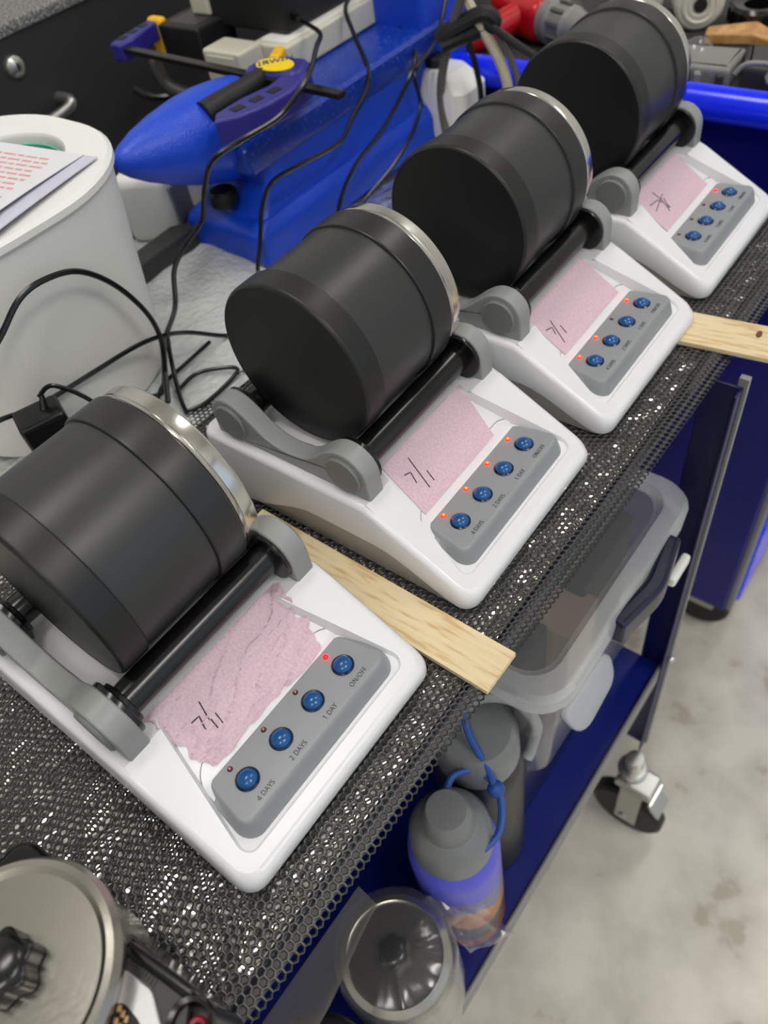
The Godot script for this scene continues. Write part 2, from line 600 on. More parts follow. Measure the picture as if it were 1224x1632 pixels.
func cart() -> void:
	var c := thing("utility_cart", "long blue steel utility cart carrying the four rock tumblers, with a lower shelf", "cart", V(0, 0, 0))
	part("top_tray", box(-0.34, -0.030, -0.62, 0.735, -0.010, 0.074, 0.003).join(box(-0.34, -0.034, -0.62, 0.735, -0.006, -0.60)).join(box(-0.34, -0.032, 0.072, 0.735, -0.006, 0.076)), M.navy, c)
	part("lower_shelf", box(-0.34, -0.508, -0.58, 0.45, -0.487, 0.110, 0.002), M.shelfblue, c)
	part("shelf_lip", box(-0.34, -0.512, 0.108, 0.452, -0.478, 0.1125, 0.0015), M.edge, c)
	for s in [[0.423, 0.087, 1.0, 1.0], [0.423, -0.55, 1.0, -1.0], [-0.33, 0.09, -1.0, 1.0], [-0.33, -0.55, -1.0, -1.0]]:
		var x: float = s[0] + 0.03 * s[2]
		var z: float = s[1] + 0.028 * s[3]
		var pst := part("corner_post", box(minf(x, x - 0.016 * s[2]), -0.73, minf(z, z - 0.003 * s[3]), maxf(x, x - 0.016 * s[2]), -0.011, maxf(z, z - 0.003 * s[3]), 0.001).join(box(minf(x, x - 0.003 * s[2]), -0.73, minf(z, z - 0.034 * s[3]), maxf(x, x - 0.003 * s[2]), -0.011, maxf(z, z - 0.034 * s[3]), 0.001)), M.navydark, c)
		part("post_edge", box(x - 0.001, -0.73, z - 0.006, x + 0.0055, -0.002, z + 0.003, 0.001), M.edge, pst)
		part("shelf_bolt", dome(0.006, 0.005, 12).rot(Vector3.RIGHT, PI / 2 * s[3]).at(x, -0.468, z + 0.004 * s[3]), M.chrome, pst)
		caster(c, x - 0.02 * s[2], z - 0.0 * s[3], -0.73)
	part("tray_liner", box(-0.335, -0.0095, -0.60, 0.733, -0.0045, 0.072, 0.001).join(box(0.733, -0.03, -0.60, 0.81, -0.0045, -0.335, 0.001)), M.liner, c).set_meta("label", "shiny grey liner under the black net mat")
	net_mat()
	var sheet := func(u: float, v: float) -> Vector3:
		return V(lerpf(-0.02, 0.42, u), -0.0008 + 0.004 * absf(wob(u * 3.1 + 0.3, v * 2.3)) + 0.003 * wob(u * 7.0, v * 5.0), lerpf(-0.272, -0.585, v) )
	tag(part("plastic_sheet", slabmesh(sheet, 36, 26, 0.0006), M.film, null, 60.0), "crumpled milky plastic sheet behind the tumblers under the black cords", "plastic sheet")
	var drape := func(u: float, v: float) -> Vector3:
		return V(lerpf(-0.32, -0.045, u), -0.008 - 0.075 * v * (1.0 - 0.6 * u * u), 0.0865 + 0.012 * sin(v * 2.4) + 0.004 * sin(u * 16.0 + v * 2.0) * v + 0.004)
	tag(part("plastic_drape", slabmesh(drape, 40, 12, 0.0008), M.drape, null, 60.0), "smoky clear plastic hanging from the front edge of the net mat", "plastic sheet")

func wob(x: float, y: float) -> float:
	return sin(x * 3.7 + 1.3 * sin(y * 2.9)) * cos(y * 3.1 + 1.7 * sin(x * 2.3 + 0.5))

func mat_y(x: float, z: float) -> float:   # pucker at the near left corner, slack along the front edge
	var l := smoothstep(-0.088, -0.125, x) * smoothstep(-0.16, -0.09, z) * smoothstep(0.09, 0.06, z)
	var y := 0.0055 * l * (0.55 + 0.45 * sin((x * 0.55 + z) * 105.0))
	var f := smoothstep(0.058, 0.066, z)
	y += f * (0.0016 * sin((z - 0.058) * 330.0) - 0.0025 * smoothstep(0.078, 0.094, z))
	return y

func net_mat() -> void:
	var dx := 0.0052
	var dz := 0.0046
	var v := PackedVector3Array()
	var n := PackedVector3Array()
	var idx := PackedInt32Array()
	var r := 0.00198
	var rows := 82
	var cols := 205
	for j in rows:
		var z0 := 0.0885 - dz * (j + 0.5)
		for i in cols:
			var x := -0.333 + dx * (i + (0.5 if j % 2 else 0.0))
			var z := z0 + 0.0058 * smoothstep(0.0, 0.5, x) * (1.0 - float(j) / rows)
			var y := mat_y(x, z) - 0.0006
			var b := v.size()
			for k in 6:   # outer corners of the cell, shared in place with its neighbours
				var a := TAU * (k + 0.5) / 6.0
				var ox := x + cos(a) * dx / sqrt(3.0)
				var oz := z + sin(a) * dz / 1.5 
				v.append(V(ox, mat_y(ox, oz) + 0.0003, oz))
				n.append(Vector3(0, 1, 0))
			for k in 6:   # hole rim
				var a := TAU * (k + 0.5) / 6.0
				v.append(V(x + cos(a) * r, y, z + sin(a) * r * 0.95))
				n.append(Vector3(-cos(a) * 0.9, 0.65, -sin(a) * 0.9).normalized())
			for k in 6:   # foot of the hole
				var a := TAU * (k + 0.5) / 6.0
				v.append(V(x + cos(a) * r * 1.1, y - 0.0009, z + sin(a) * r))
				n.append(Vector3(-cos(a), -0.1, -sin(a)).normalized())
			for k in 6:
				var m := (k + 1) % 6
				idx.append_array([b + k, b + m, b + 6 + m, b + k, b + 6 + m, b + 6 + k])
				idx.append_array([b + 6 + k, b + 6 + m, b + 12 + m, b + 6 + k, b + 12 + m, b + 12 + k])
	# fronts clockwise as seen from above
	var c := (v[idx[2]] - v[idx[0]]).cross(v[idx[1]] - v[idx[0]])
	if c.y < 0.0:
		for i in range(0, idx.size(), 3):
			var t := idx[i + 1]
			idx[i + 1] = idx[i + 2]; idx[i + 2] = t
	var a := []
	a.resize(Mesh.ARRAY_MAX)
	a[Mesh.ARRAY_VERTEX] = v; a[Mesh.ARRAY_NORMAL] = n; a[Mesh.ARRAY_INDEX] = idx
	var me := ArrayMesh.new()
	me.add_surface_from_arrays(Mesh.PRIMITIVE_TRIANGLES, a)
	tag(put("net_mat", me, M.mat), "black perforated non-slip net mat lying under all four rock tumblers", "mat")

# ---------------------------------------------------------------- the rock tumbler
func y_top(z: float) -> float:
	return 0.0618 if z < -0.034 else 0.0618 - 0.5499 * (z + 0.034)

func y_floor(z: float) -> float:
	return 0.0545 - 0.613 * (z + 0.034) if z < -0.003 else 0.0355 - 0.366 * (z + 0.003)

func plan(hx: float, zb: float, zf: float, rc: float) -> PackedVector2Array:
	return roundpoly([Vector2(-hx, zb), Vector2(hx, zb), Vector2(hx, zf), Vector2(-hx, zf)], [rc, rc, rc, rc], 6, 24)

func y_low(z: float) -> float:   # lower edge of the white shell: an arch along the side
	return 0.0025 + 0.0255 * smoothstep(0.05, -0.03, z) * smoothstep(-0.165, -0.085, z)

func lift(poly: PackedVector2Array, f: Callable) -> PackedVector3Array:
	var o := PackedVector3Array()
	for q in poly:
		o.append(Vector3(q.x, f.call(q.y), q.y))
	return o

func base_shell() -> ArrayMesh:
	var g := Geo.new()
	var rings := [
		lift(plan(0.0845, -0.196, 0.0480, 0.010), func(z: float) -> float: return y_low(z) + 0.001),
		lift(plan(0.0868, -0.199, 0.0508, 0.012), func(z: float) -> float: return y_low(z)),
		lift(plan(0.0873, -0.200, 0.0524, 0.013), func(z: float) -> float: return lerpf(y_low(z), y_top(minf(z, 0.0475)), 0.25)),
		lift(plan(0.0868, -0.1995, 0.0528, 0.013), func(z: float) -> float: return lerpf(y_low(z), y_top(minf(z, 0.0475)), 0.55)),
		lift(plan(0.0856, -0.198, 0.0522, 0.0125), func(z: float) -> float: return y_top(minf(z, 0.0475)) - 0.0036),
		lift(plan(0.0842, -0.197, 0.0508, 0.012), func(z: float) -> float: return y_top(minf(z, 0.0475)) - 0.0014),
		lift(plan(0.0826, -0.1945, 0.0488, 0.0105), func(z: float) -> float: return y_top(minf(z, 0.0475)) - 0.0003),
		lift(plan(0.0810, -0.192, 0.0470, 0.009), func(z: float) -> float: return y_top(z))]
	var n: int = rings[0].size()
	for i in rings.size() - 1:
		for j in n:
			var k := (j + 1) % n
			g.quad(rings[i][j], rings[i + 1][j], rings[i + 1][k], rings[i][k])
	var at := 3 * n * 6   # a wall quad well up the side
	var t := (g.p[at + 2] - g.p[at]).cross(g.p[at + 1] - g.p[at])
	if t.dot(Vector3(g.p[at].x, 0, g.p[at].z + 0.07)) < 0.0:
		g.flip()
	var sides := g
	g = Geo.new()
	# top, with the sunken pocket cut out of it
	var rim := PackedVector2Array()
	for q in plan(0.0810, -0.192, 0.0470, 0.009):
		rim.append(q * 100.0)
	var pk := roundpoly([Vector2(-0.050, -0.046), Vector2(0.0465, -0.046), Vector2(0.0762, 0.0410), Vector2(-0.0745, 0.0410)], [0.002, 0.002, 0.007, 0.007], 5, 12)
	var pk100 := PackedVector2Array()
	for q in pk:
		pk100.append(q * 100.0)
	var front := PackedVector2Array([Vector2(-10, -3.4), Vector2(10, -3.4), Vector2(10, 10), Vector2(-10, 10)])
	var back := PackedVector2Array([Vector2(-10, -30), Vector2(10, -30), Vector2(10, -3.4), Vector2(-10, -3.4)])
	for half in [front, back]:
		for a in Geometry2D.intersect_polygons(rim, half):
			for b in Geometry2D.clip_polygons(a, pk100):
				var tr := Geometry2D.triangulate_polygon(b)
				for i in range(0, tr.size(), 3):
					var q := []
					for k in 3:
						var w: Vector2 = b[tr[i + k]] / 100.0
						q.append(Vector3(w.x, y_top(w.y), w.y))
					var up: float = (q[2] - q[0]).cross(q[1] - q[0]).y
					if up > 0.0:
						g.tri(q[0], q[1], q[2])
					else:
						g.tri(q[0], q[2], q[1])
	var inn := inset(pk, 0.0016)
	var m := pk.size()
	for j in m:
		var k := (j + 1) % m
		var a := Vector3(pk[j].x, y_top(pk[j].y), pk[j].y)
		var b := Vector3(pk[k].x, y_top(pk[k].y), pk[k].y)
		var c := Vector3(inn[k].x, minf(y_floor(inn[k].y), y_top(inn[k].y)), inn[k].y)
		var d := Vector3(inn[j].x, minf(y_floor(inn[j].y), y_top(inn[j].y)), inn[j].y)
		g.quad(a, b, c, d)
	# the pocket floor in two planes
	var in100 := PackedVector2Array()
	for q in inn:
		in100.append(q * 100.0)
	for cut in [[-30.0, -3.4], [-3.4, -0.3], [-0.3, 10.0]]:
		for b in Geometry2D.intersect_polygons(in100, PackedVector2Array([Vector2(-10, cut[0]), Vector2(10, cut[0]), Vector2(10, cut[1]), Vector2(-10, cut[1])])):
			var tr := Geometry2D.triangulate_polygon(b)
			for i in range(0, tr.size(), 3):
				var q := []
				for k in 3:
					var w: Vector2 = b[tr[i + k]] / 100.0
					q.append(Vector3(w.x, minf(y_floor(w.y), y_top(w.y)), w.y))
				var up: float = (q[2] - q[0]).cross(q[1] - q[0]).y
				if up > 0.0:
					g.tri(q[0], q[1], q[2])
				else:
					g.tri(q[0], q[2], q[1])
	return sides.mesh_with(g, 50.0, 12.0)

const RZ0 := -0.0533
const RZ1 := -0.1625
const RY := 0.0787
func cradle_poly() -> PackedVector2Array:   # in (z, y), front boss, dip for the barrel, rear boss
	var o := PackedVector2Array()
	var rb := 0.0200
	o.append(Vector2(RZ0 + rb, 0.0585))
	for i in 11:
		var a := deg_to_rad(118.0) * i / 10.0
		o.append(Vector2(RZ0 + rb * cos(a), RY + rb * sin(a)))
	var a0 := deg_to_rad(118.0)
	var p0 := Vector2(RZ0 + rb * cos(a0), RY + rb * sin(a0))
	var d0 := Vector2(-sin(a0), cos(a0))
	var mid := Vector2((RZ0 + RZ1) / 2, 0.0725)
	for i in range(1, 10):
		o.append(p0.bezier_interpolate(p0 + d0 * 0.020, mid + Vector2(0.026, 0), mid, i / 10.0))
	var h := o.size()
	o.append(mid)
	for i in range(h - 1, -1, -1):
		o.append(Vector2(RZ0 + RZ1 - o[i].x, o[i].y))
	return o

func rock_tumbler() -> Node3D:
	var t := Node3D.new()
	t.name = numbered("rock_tumbler")
	add_child(t)
	put("base_shell", base_shell(), M.white, t)
	var sk := plan(0.0848, -0.192, 0.0495, 0.012)
	part("base_skirt", loft([lift(sk, func(_z: float) -> float: return 0.0006), lift(plan(0.0858, -0.196, 0.0475, 0.012), func(z: float) -> float: return y_low(z) + 0.002), lift(plan(0.083, -0.19, 0.044, 0.012), func(z: float) -> float: return minf(y_low(z) + 0.008, y_top(z) - 0.006))]), M.skirt, t)
	var cp := cradle_poly()
	for s in [-1.0, 1.0]:
		var x0 := -0.0768 if s < 0.0 else 0.0660
		var g := prism(cp, 0.0155, 0.0016, true).xf(Transform3D(Basis(Vector3(0, 0, 1), Vector3(1, 0, 0), Vector3(0, 1, 0)), Vector3(x0, 0, 0)))
		var cr := part("cradle", g, M.grey, t)
		for z in [RZ0, RZ1]:
			part("roller_boss", along_x(lathe([Vector2(0, -0.001), Vector2(0.0152, -0.001), Vector2(0.0152, 0.0012), Vector2(0.0142, 0.0024), Vector2(0, 0.0026)], 28)).xf(Transform3D(Basis(Vector3(s, 0, 0), Vector3(0, 1, 0), Vector3(0, 0, 1)), Vector3(x0 if s < 0.0 else x0 + 0.0155, RY, z))), M.boss, cr)
	for z in [RZ0, RZ1]:
		var ro := part("roller", along_x(cyl(0.0106, 0.127, 28, 0.0006)).at(-0.0615, RY, z), M.black, t)
		for sg in [-1.0, 1.0]:
			part("collar", along_x(lathe([Vector2(0, 0), Vector2(0.0185, 0), Vector2(0.0192, 0.0008), Vector2(0.0192, 0.0026), Vector2(0.0184, 0.0034), Vector2(0.0110, 0.0036), Vector2(0, 0.0036)] if sg > 0.0 else [Vector2(0, 0), Vector2(0.0185, 0), Vector2(0.0192, 0.0008), Vector2(0.0192, 0.0036), Vector2(0.0184, 0.0044), Vector2(0.0150, 0.0046), Vector2(0.0146, 0.0070), Vector2(0.0136, 0.0076), Vector2(0, 0.0076)], 36)).xf(Transform3D(Basis(Vector3(-sg, 0, 0), Vector3(0, 1, 0), Vector3(0, 0, sg * -1.0)), Vector3(0.0661 if sg > 0.0 else -0.0625, RY, z))), M.black, ro)
	part("rubber_foot", box(-0.08, 0.0, 0.02, -0.06, 0.003, 0.04), M.blackmat, t)
	part("rubber_foot", box(0.06, 0.0, 0.02, 0.08, 0.003, 0.04), M.blackmat, t)
	# raised control panel
	var pp := roundpoly([Vector2(-0.0638, 0.0336), Vector2(-0.0572, -0.0078), Vector2(0.0592, -0.0078), Vector2(0.0664, 0.0336)], [0.0065, 0.014, 0.014, 0.0065], 7, 4)
	var lo := inset(pp, -0.0042)
	var rings := [lift(lo, func(z: float) -> float: return y_floor(z) - 0.004), lift(lo, func(z: float) -> float: return maxf(y_floor(z) + 0.0006, 0.0)), lift(inset(pp, -0.0012), func(_z: float) -> float: return 0.0322), lift(inset(pp, 0.0004), func(_z: float) -> float: return 0.0344), lift(inset(pp, 0.0018), func(_z: float) -> float: return 0.0350)]
	for ring in rings:   # keep the walls below the rising pocket floor at the back
		pass
	var cpn := part("control_panel", loft(rings), M.panel, t)
	var bd := dome(0.0062, 0.0042, 24)
	var br := lathe([Vector2(0.0055, 0), Vector2(0.0074, 0), Vector2(0.0074, 0.0006), Vector2(0.0066, 0.0012), Vector2(0.0058, 0.0010), Vector2(0.0055, 0)], 24)
	var bm := bd.mesh()
	var rm := br.mesh()
	for i in 4:
		var x := 0.0012 + (i - 1.5) * 0.029
		var b := put("button", bm, M.button, cpn)
		b.position = Vector3(x, 0.0354, 0.0155)
		var q := put("button_ring", rm, M.buttonring, cpn)
		q.position = Vector3(x, 0.0349, 0.0155)
		var f := SystemFont.new()
		f.font_names = PackedStringArray(["Droid Sans"])
		var tm := TextMesh.new()
		tm.font = f
		tm.text = ["4 DAYS", "2 DAYS", "1 DAY", "ON/OFF"][i]
		tm.font_size = 32
		tm.pixel_size = 0.0043 / 32.0
		tm.depth = 0.0003
		var l := put("legend", tm, M.legend, cpn)
		l.rotation_degrees.x = -90.0
		l.position = Vector3([-0.0408, -0.0126, 0.0164, 0.0437][i], 0.0351, 0.0287)
	return t

func led(parent: Node3D, i: int, lit: int) -> void:   # 0 dark, 1 red, 2 orange
	var x := -0.0005 + (i - 1.5) * 0.029
	var pn: Node3D = parent.get_node("control_panel")
	var o := part("indicator_light", dome(0.0021 if lit else 0.0018, 0.0016, 14).at(x, 0.0348, 0.0026), [M.ledoff, M.ledred, M.ledorange][lit], pn)
	if lit == 2:
		part("indicator_core", dome(0.0011, 0.0007, 10).at(x, 0.0361, 0.0026), M.ledhot, pn)
	elif lit == 0:
		part("indicator_core", dome(0.0008, 0.0006, 10).at(x, 0.0361, 0.0026), M.ledcore, pn)
	if lit:
		var l := OmniLight3D.new()
		l.name = "indicator_glow"
		l.light_color = Color(1.0, 0.1, 0.05)
		l.light_energy = 0.00003
		l.light_size = 0.002
		l.omni_range = 4.0
		l.omni_attenuation = 2.0
		l.shadow_enabled = true
		l.position = Vector3(x, 0.0385, 0.0026)
		pn.add_child(l, true)

func tape(parent: Node3D, corners: Array, rough: float, sd: int, strokes: Array) -> void:
	# corners: back left, back right, front right, front left in x, z
	var pocket := func(x: float, z: float) -> float:
		var u := (z + 0.046) / 0.0845
		var xl := lerpf(-0.050, -0.0738, u)
		var xr := lerpf(0.0465, 0.0758, u)
		var k := smoothstep(-0.002, 0.002, x - xl) * smoothstep(-0.002, 0.002, xr - x)
		return lerpf(y_top(z), minf(y_floor(z), y_top(z)), k)
	var f := FastNoiseLite.new()
	f.seed = sd; f.frequency = 60.0
	var h := func(x: float, z: float) -> float:
		var a := 1.0 - minf(1.0, absf(f.get_noise_2d(x * 0.32 + z * 0.9, z * 0.30 - x * 0.12)) * 5.0)
		var b := f.get_noise_2d(x * 1.6 + 3.0, z * 1.6)
		return pocket.call(x, z) + 0.0005 + rough * (0.75 * a * a + 0.25 * b + 0.2) * smoothstep(-0.052, -0.03, z)
	var sh := func(u: float, v: float) -> Vector3:
		var a: Vector2 = corners[0].lerp(corners[1], u)
		var b: Vector2 = corners[3].lerp(corners[2], u)
		var q := a.lerp(b, v)
		if rough > 0.0005:
			q += Vector2(f.get_noise_2d(u * 0.02, v * 0.05 + 5.0) * 0.006 * absf(2 * u - 1), f.get_noise_2d(u * 0.06 + 9.0, v * 0.02) * 0.003 * v)
		return Vector3(q.x, h.call(q.x, q.y), q.y)
	var tp := part("tape_label", slabmesh(sh, 100 if rough > 0.0005 else 40, 40 if rough > 0.0005 else 14, 0.00018), M.pink, parent, 50.0)
	tp.set_meta("label", "pink masking tape with a handwritten mark")
	var g := Geo.new()
	for s in strokes:
		var pts := []
		for i in s.size() - 1:
			for k in 4:
				var q: Vector2 = s[i].lerp(s[i + 1], k / 4.0)
				pts.append(Vector3(q.x, h.call(q.x, q.y) + 0.0002, q.y))
		pts.append(Vector3(s[-1].x, h.call(s[-1].x, s[-1].y) + 0.0002, s[-1].y))
		g.join(tube(pts, 0.00045, 5, 1))
	part("handwriting", g, M.ink, tp)

func barrel_proto() -> Node3D:
	var t := Node3D.new()
	t.name = numbered("tumbler_barrel")
	add_child(t)
	var R := 0.0640
	part("drum_body", along_x(lathe([Vector2(0, -0.045), Vector2(R - 0.003, -0.045), Vector2(R - 0.0022, -0.03), Vector2(R - 0.0022, 0.027), Vector2(R - 0.004, 0.040), Vector2(0, 0.042)], 72)), M.body, t)
	part("rubber_end_cap", along_x(lathe([Vector2(0, -0.0498), Vector2(R - 0.0028, -0.0498), Vector2(R - 0.0020, -0.0502), Vector2(R - 0.0006, -0.0492), Vector2(R, -0.0475), Vector2(R, -0.0318), Vector2(R - 0.0010, -0.0309), Vector2(R - 0.0025, -0.0309), Vector2(R - 0.004, -0.044), Vector2(0, -0.044)], 72)), M.cap, t)
	part("rubber_band", along_x(lathe([Vector2(R - 0.004, 0.0268), Vector2(R - 0.0028, 0.0264), Vector2(R - 0.0006, 0.0272), Vector2(R, 0.0284), Vector2(R, 0.0478), Vector2(R - 0.001, 0.0486), Vector2(R - 0.004, 0.0486), Vector2(R - 0.004, 0.0268)], 72)), M.rubber, t)
	part("metal_lid", along_x(lathe([Vector2(0, 0.044), Vector2(R - 0.0035, 0.044), Vector2(R - 0.0022, 0.0488), Vector2(R - 0.0012, 0.0496), Vector2(R - 0.0016, 0.0516), Vector2(R - 0.0022, 0.0522), Vector2(R - 0.0016, 0.0528), Vector2(R - 0.0018, 0.0606), Vector2(R - 0.003, 0.0622), Vector2(R - 0.006, 0.0622), Vector2(R - 0.009, 0.057), Vector2(0, 0.056)], 72)), M.chrome, t)
	return t

func tumblers(first: Node3D) -> void:
	var where := [[0.0, 0.0, 0.0], [0.2207, -0.0019, 0.0087], [0.4177, -0.0018, 0.0122], [0.6199, -0.0066, 0.0117]]
	var labels := [
		"white and grey rock tumbler nearest the steel lid, wrinkled pink tape, one red light lit",
		"white and grey rock tumbler second from the steel lid, all four indicator lights glowing orange",
		"white and grey rock tumbler third in the row, three of its four indicator lights glowing",
		"white and grey rock tumbler farthest along the row beside the blue tool cart, crossed-out tape"]
	var bl := [
		"black rubber-capped tumbler barrel with steel rim, nearest of four, cut off by the left edge",
		"black rubber-capped tumbler barrel on the tumbler whose four lights all glow",
		"black rubber-capped tumbler barrel in front of the hanging cable bundle, third of four",
		"black rubber-capped tumbler barrel farthest along the row, beside the grey sander"]
	var lits := [[0, 0, 0, 1], [2, 2, 2, 2], [2, 2, 0, 2], [0, 0, 0, 1]]
	var A := func(a: Array) -> Array:
		var o := []
		for i in range(0, a.size(), 2):
			o.append(Vector2(a[i], a[i + 1]))
		return o
	var marks := [
		[A.call([-0.0395, -0.0275, -0.0336, -0.0272, -0.0367, -0.0201]), A.call([-0.0276, -0.0321, -0.0314, -0.0218]), A.call([-0.0304, -0.0218, -0.0314, -0.0158]), A.call([-0.0261, -0.0222, -0.0275, -0.0156])],
		[A.call([-0.0397, -0.0325, -0.0343, -0.0310, -0.0375, -0.0238]), A.call([-0.0267, -0.0381, -0.0330, -0.0160]), A.call([-0.0241, -0.0243, -0.0262, -0.0168])],
		[A.call([-0.0442, -0.0288, -0.0370, -0.0269, -0.0400, -0.0217]), A.call([-0.0326, -0.0312, -0.0403, -0.0132]), A.call([-0.0293, -0.0235, -0.0310, -0.0166])],
		[A.call([-0.0209, -0.0370, -0.0201, -0.0272, -0.0240, -0.0164]), A.call([-0.0380, -0.0313, -0.0244, -0.0298, -0.0223, -0.0254]), A.call([-0.0124, -0.0302, -0.0382, -0.0245]), A.call([-0.0161, -0.0270, -0.0217, -0.0189]), A.call([-0.0194, -0.0213, -0.0199, -0.0177])]]
	var sheets := [
		A.call([-0.0565, -0.0465, 0.0570, -0.0465, 0.0480, -0.0030, -0.0505, -0.0042]),
		A.call([-0.0475, -0.0460, 0.0530, -0.0460, 0.0390, -0.0072, -0.0520, -0.0072]),
		A.call([-0.0490, -0.0460, 0.0480, -0.0460, 0.0470, -0.0072, -0.0500, -0.0072]),
		A.call([-0.0480, -0.0460, 0.0490, -0.0460, 0.0460, -0.0072, -0.0490, -0.0072])]
	var drum := barrel_proto()
	var others := []
	for i in 3:
		others.append([first.duplicate(), drum.duplicate()])
	for i in 4:
		var t: Node3D = first if i == 0 else others[i - 1][0]
		var b: Node3D = drum if i == 0 else others[i - 1][1]
		if i:
			t.name = numbered("rock_tumbler"); add_child(t)
			b.name = numbered("tumbler_barrel"); add_child(b)
		t.position = V(where[i][0], 0.0, where[i][1]); t.rotation.y = where[i][2]
		tag(t, labels[i], "rock tumbler", "rock tumblers in a row on the cart")
		b.position = t.transform * Vector3(0.0035 if i == 0 else 0.0012, 0.1295, -0.1085); b.rotation = Vector3(0.7 * i, 0, 0)
		b.basis = t.basis * Basis(Vector3.RIGHT, 0.9 * i)
		tag(b, bl[i], "barrel", "barrels on the rock tumblers")
		for k in 4:
			led(t, k, lits[i][k])
		tape(t, sheets[i], 0.0024 if i == 0 else 0.00015, 40 + i, marks[i])

# ---------------------------------------------------------------- things on the cart
func wood_slats() -> void:
	var slat := func(called_label: String, at: Vector3, turn: float, ln: float, w: float, h: float) -> Node3D:
		var s := thing("wood_strip", called_label, "wood slat", at, turn, "pine slats under the tumblers")
		part("board", rbox(Vector3(w, h, ln), 0.0008, 1).at(0, h / 2, -ln / 2), M.wood, s)
		return s
	slat.call("pale pine slat lying on the net mat between the two nearest tumblers", V(0.1075, 0.0006, 0.091), -0.015, 0.235, 0.034, 0.0048)
	var s: Node3D = slat.call("pale pine slat with a dark knot sticking out past the mat edge", V(0.502, 0.0006, 0.150), 0.13, 0.215, 0.044, 0.0048)
	part("knot", lathe([Vector2(0, 0), Vector2(0.005, 0), Vector2(0.005, 0.0003), Vector2(0, 0.0004)], 14).xf(Transform3D(Basis(Vector3(1, 0, 0), Vector3(0, 1, 0), Vector3(0, 0, 0.5)), Vector3(0.008, 0.0048, -0.045))), M.knot, s)

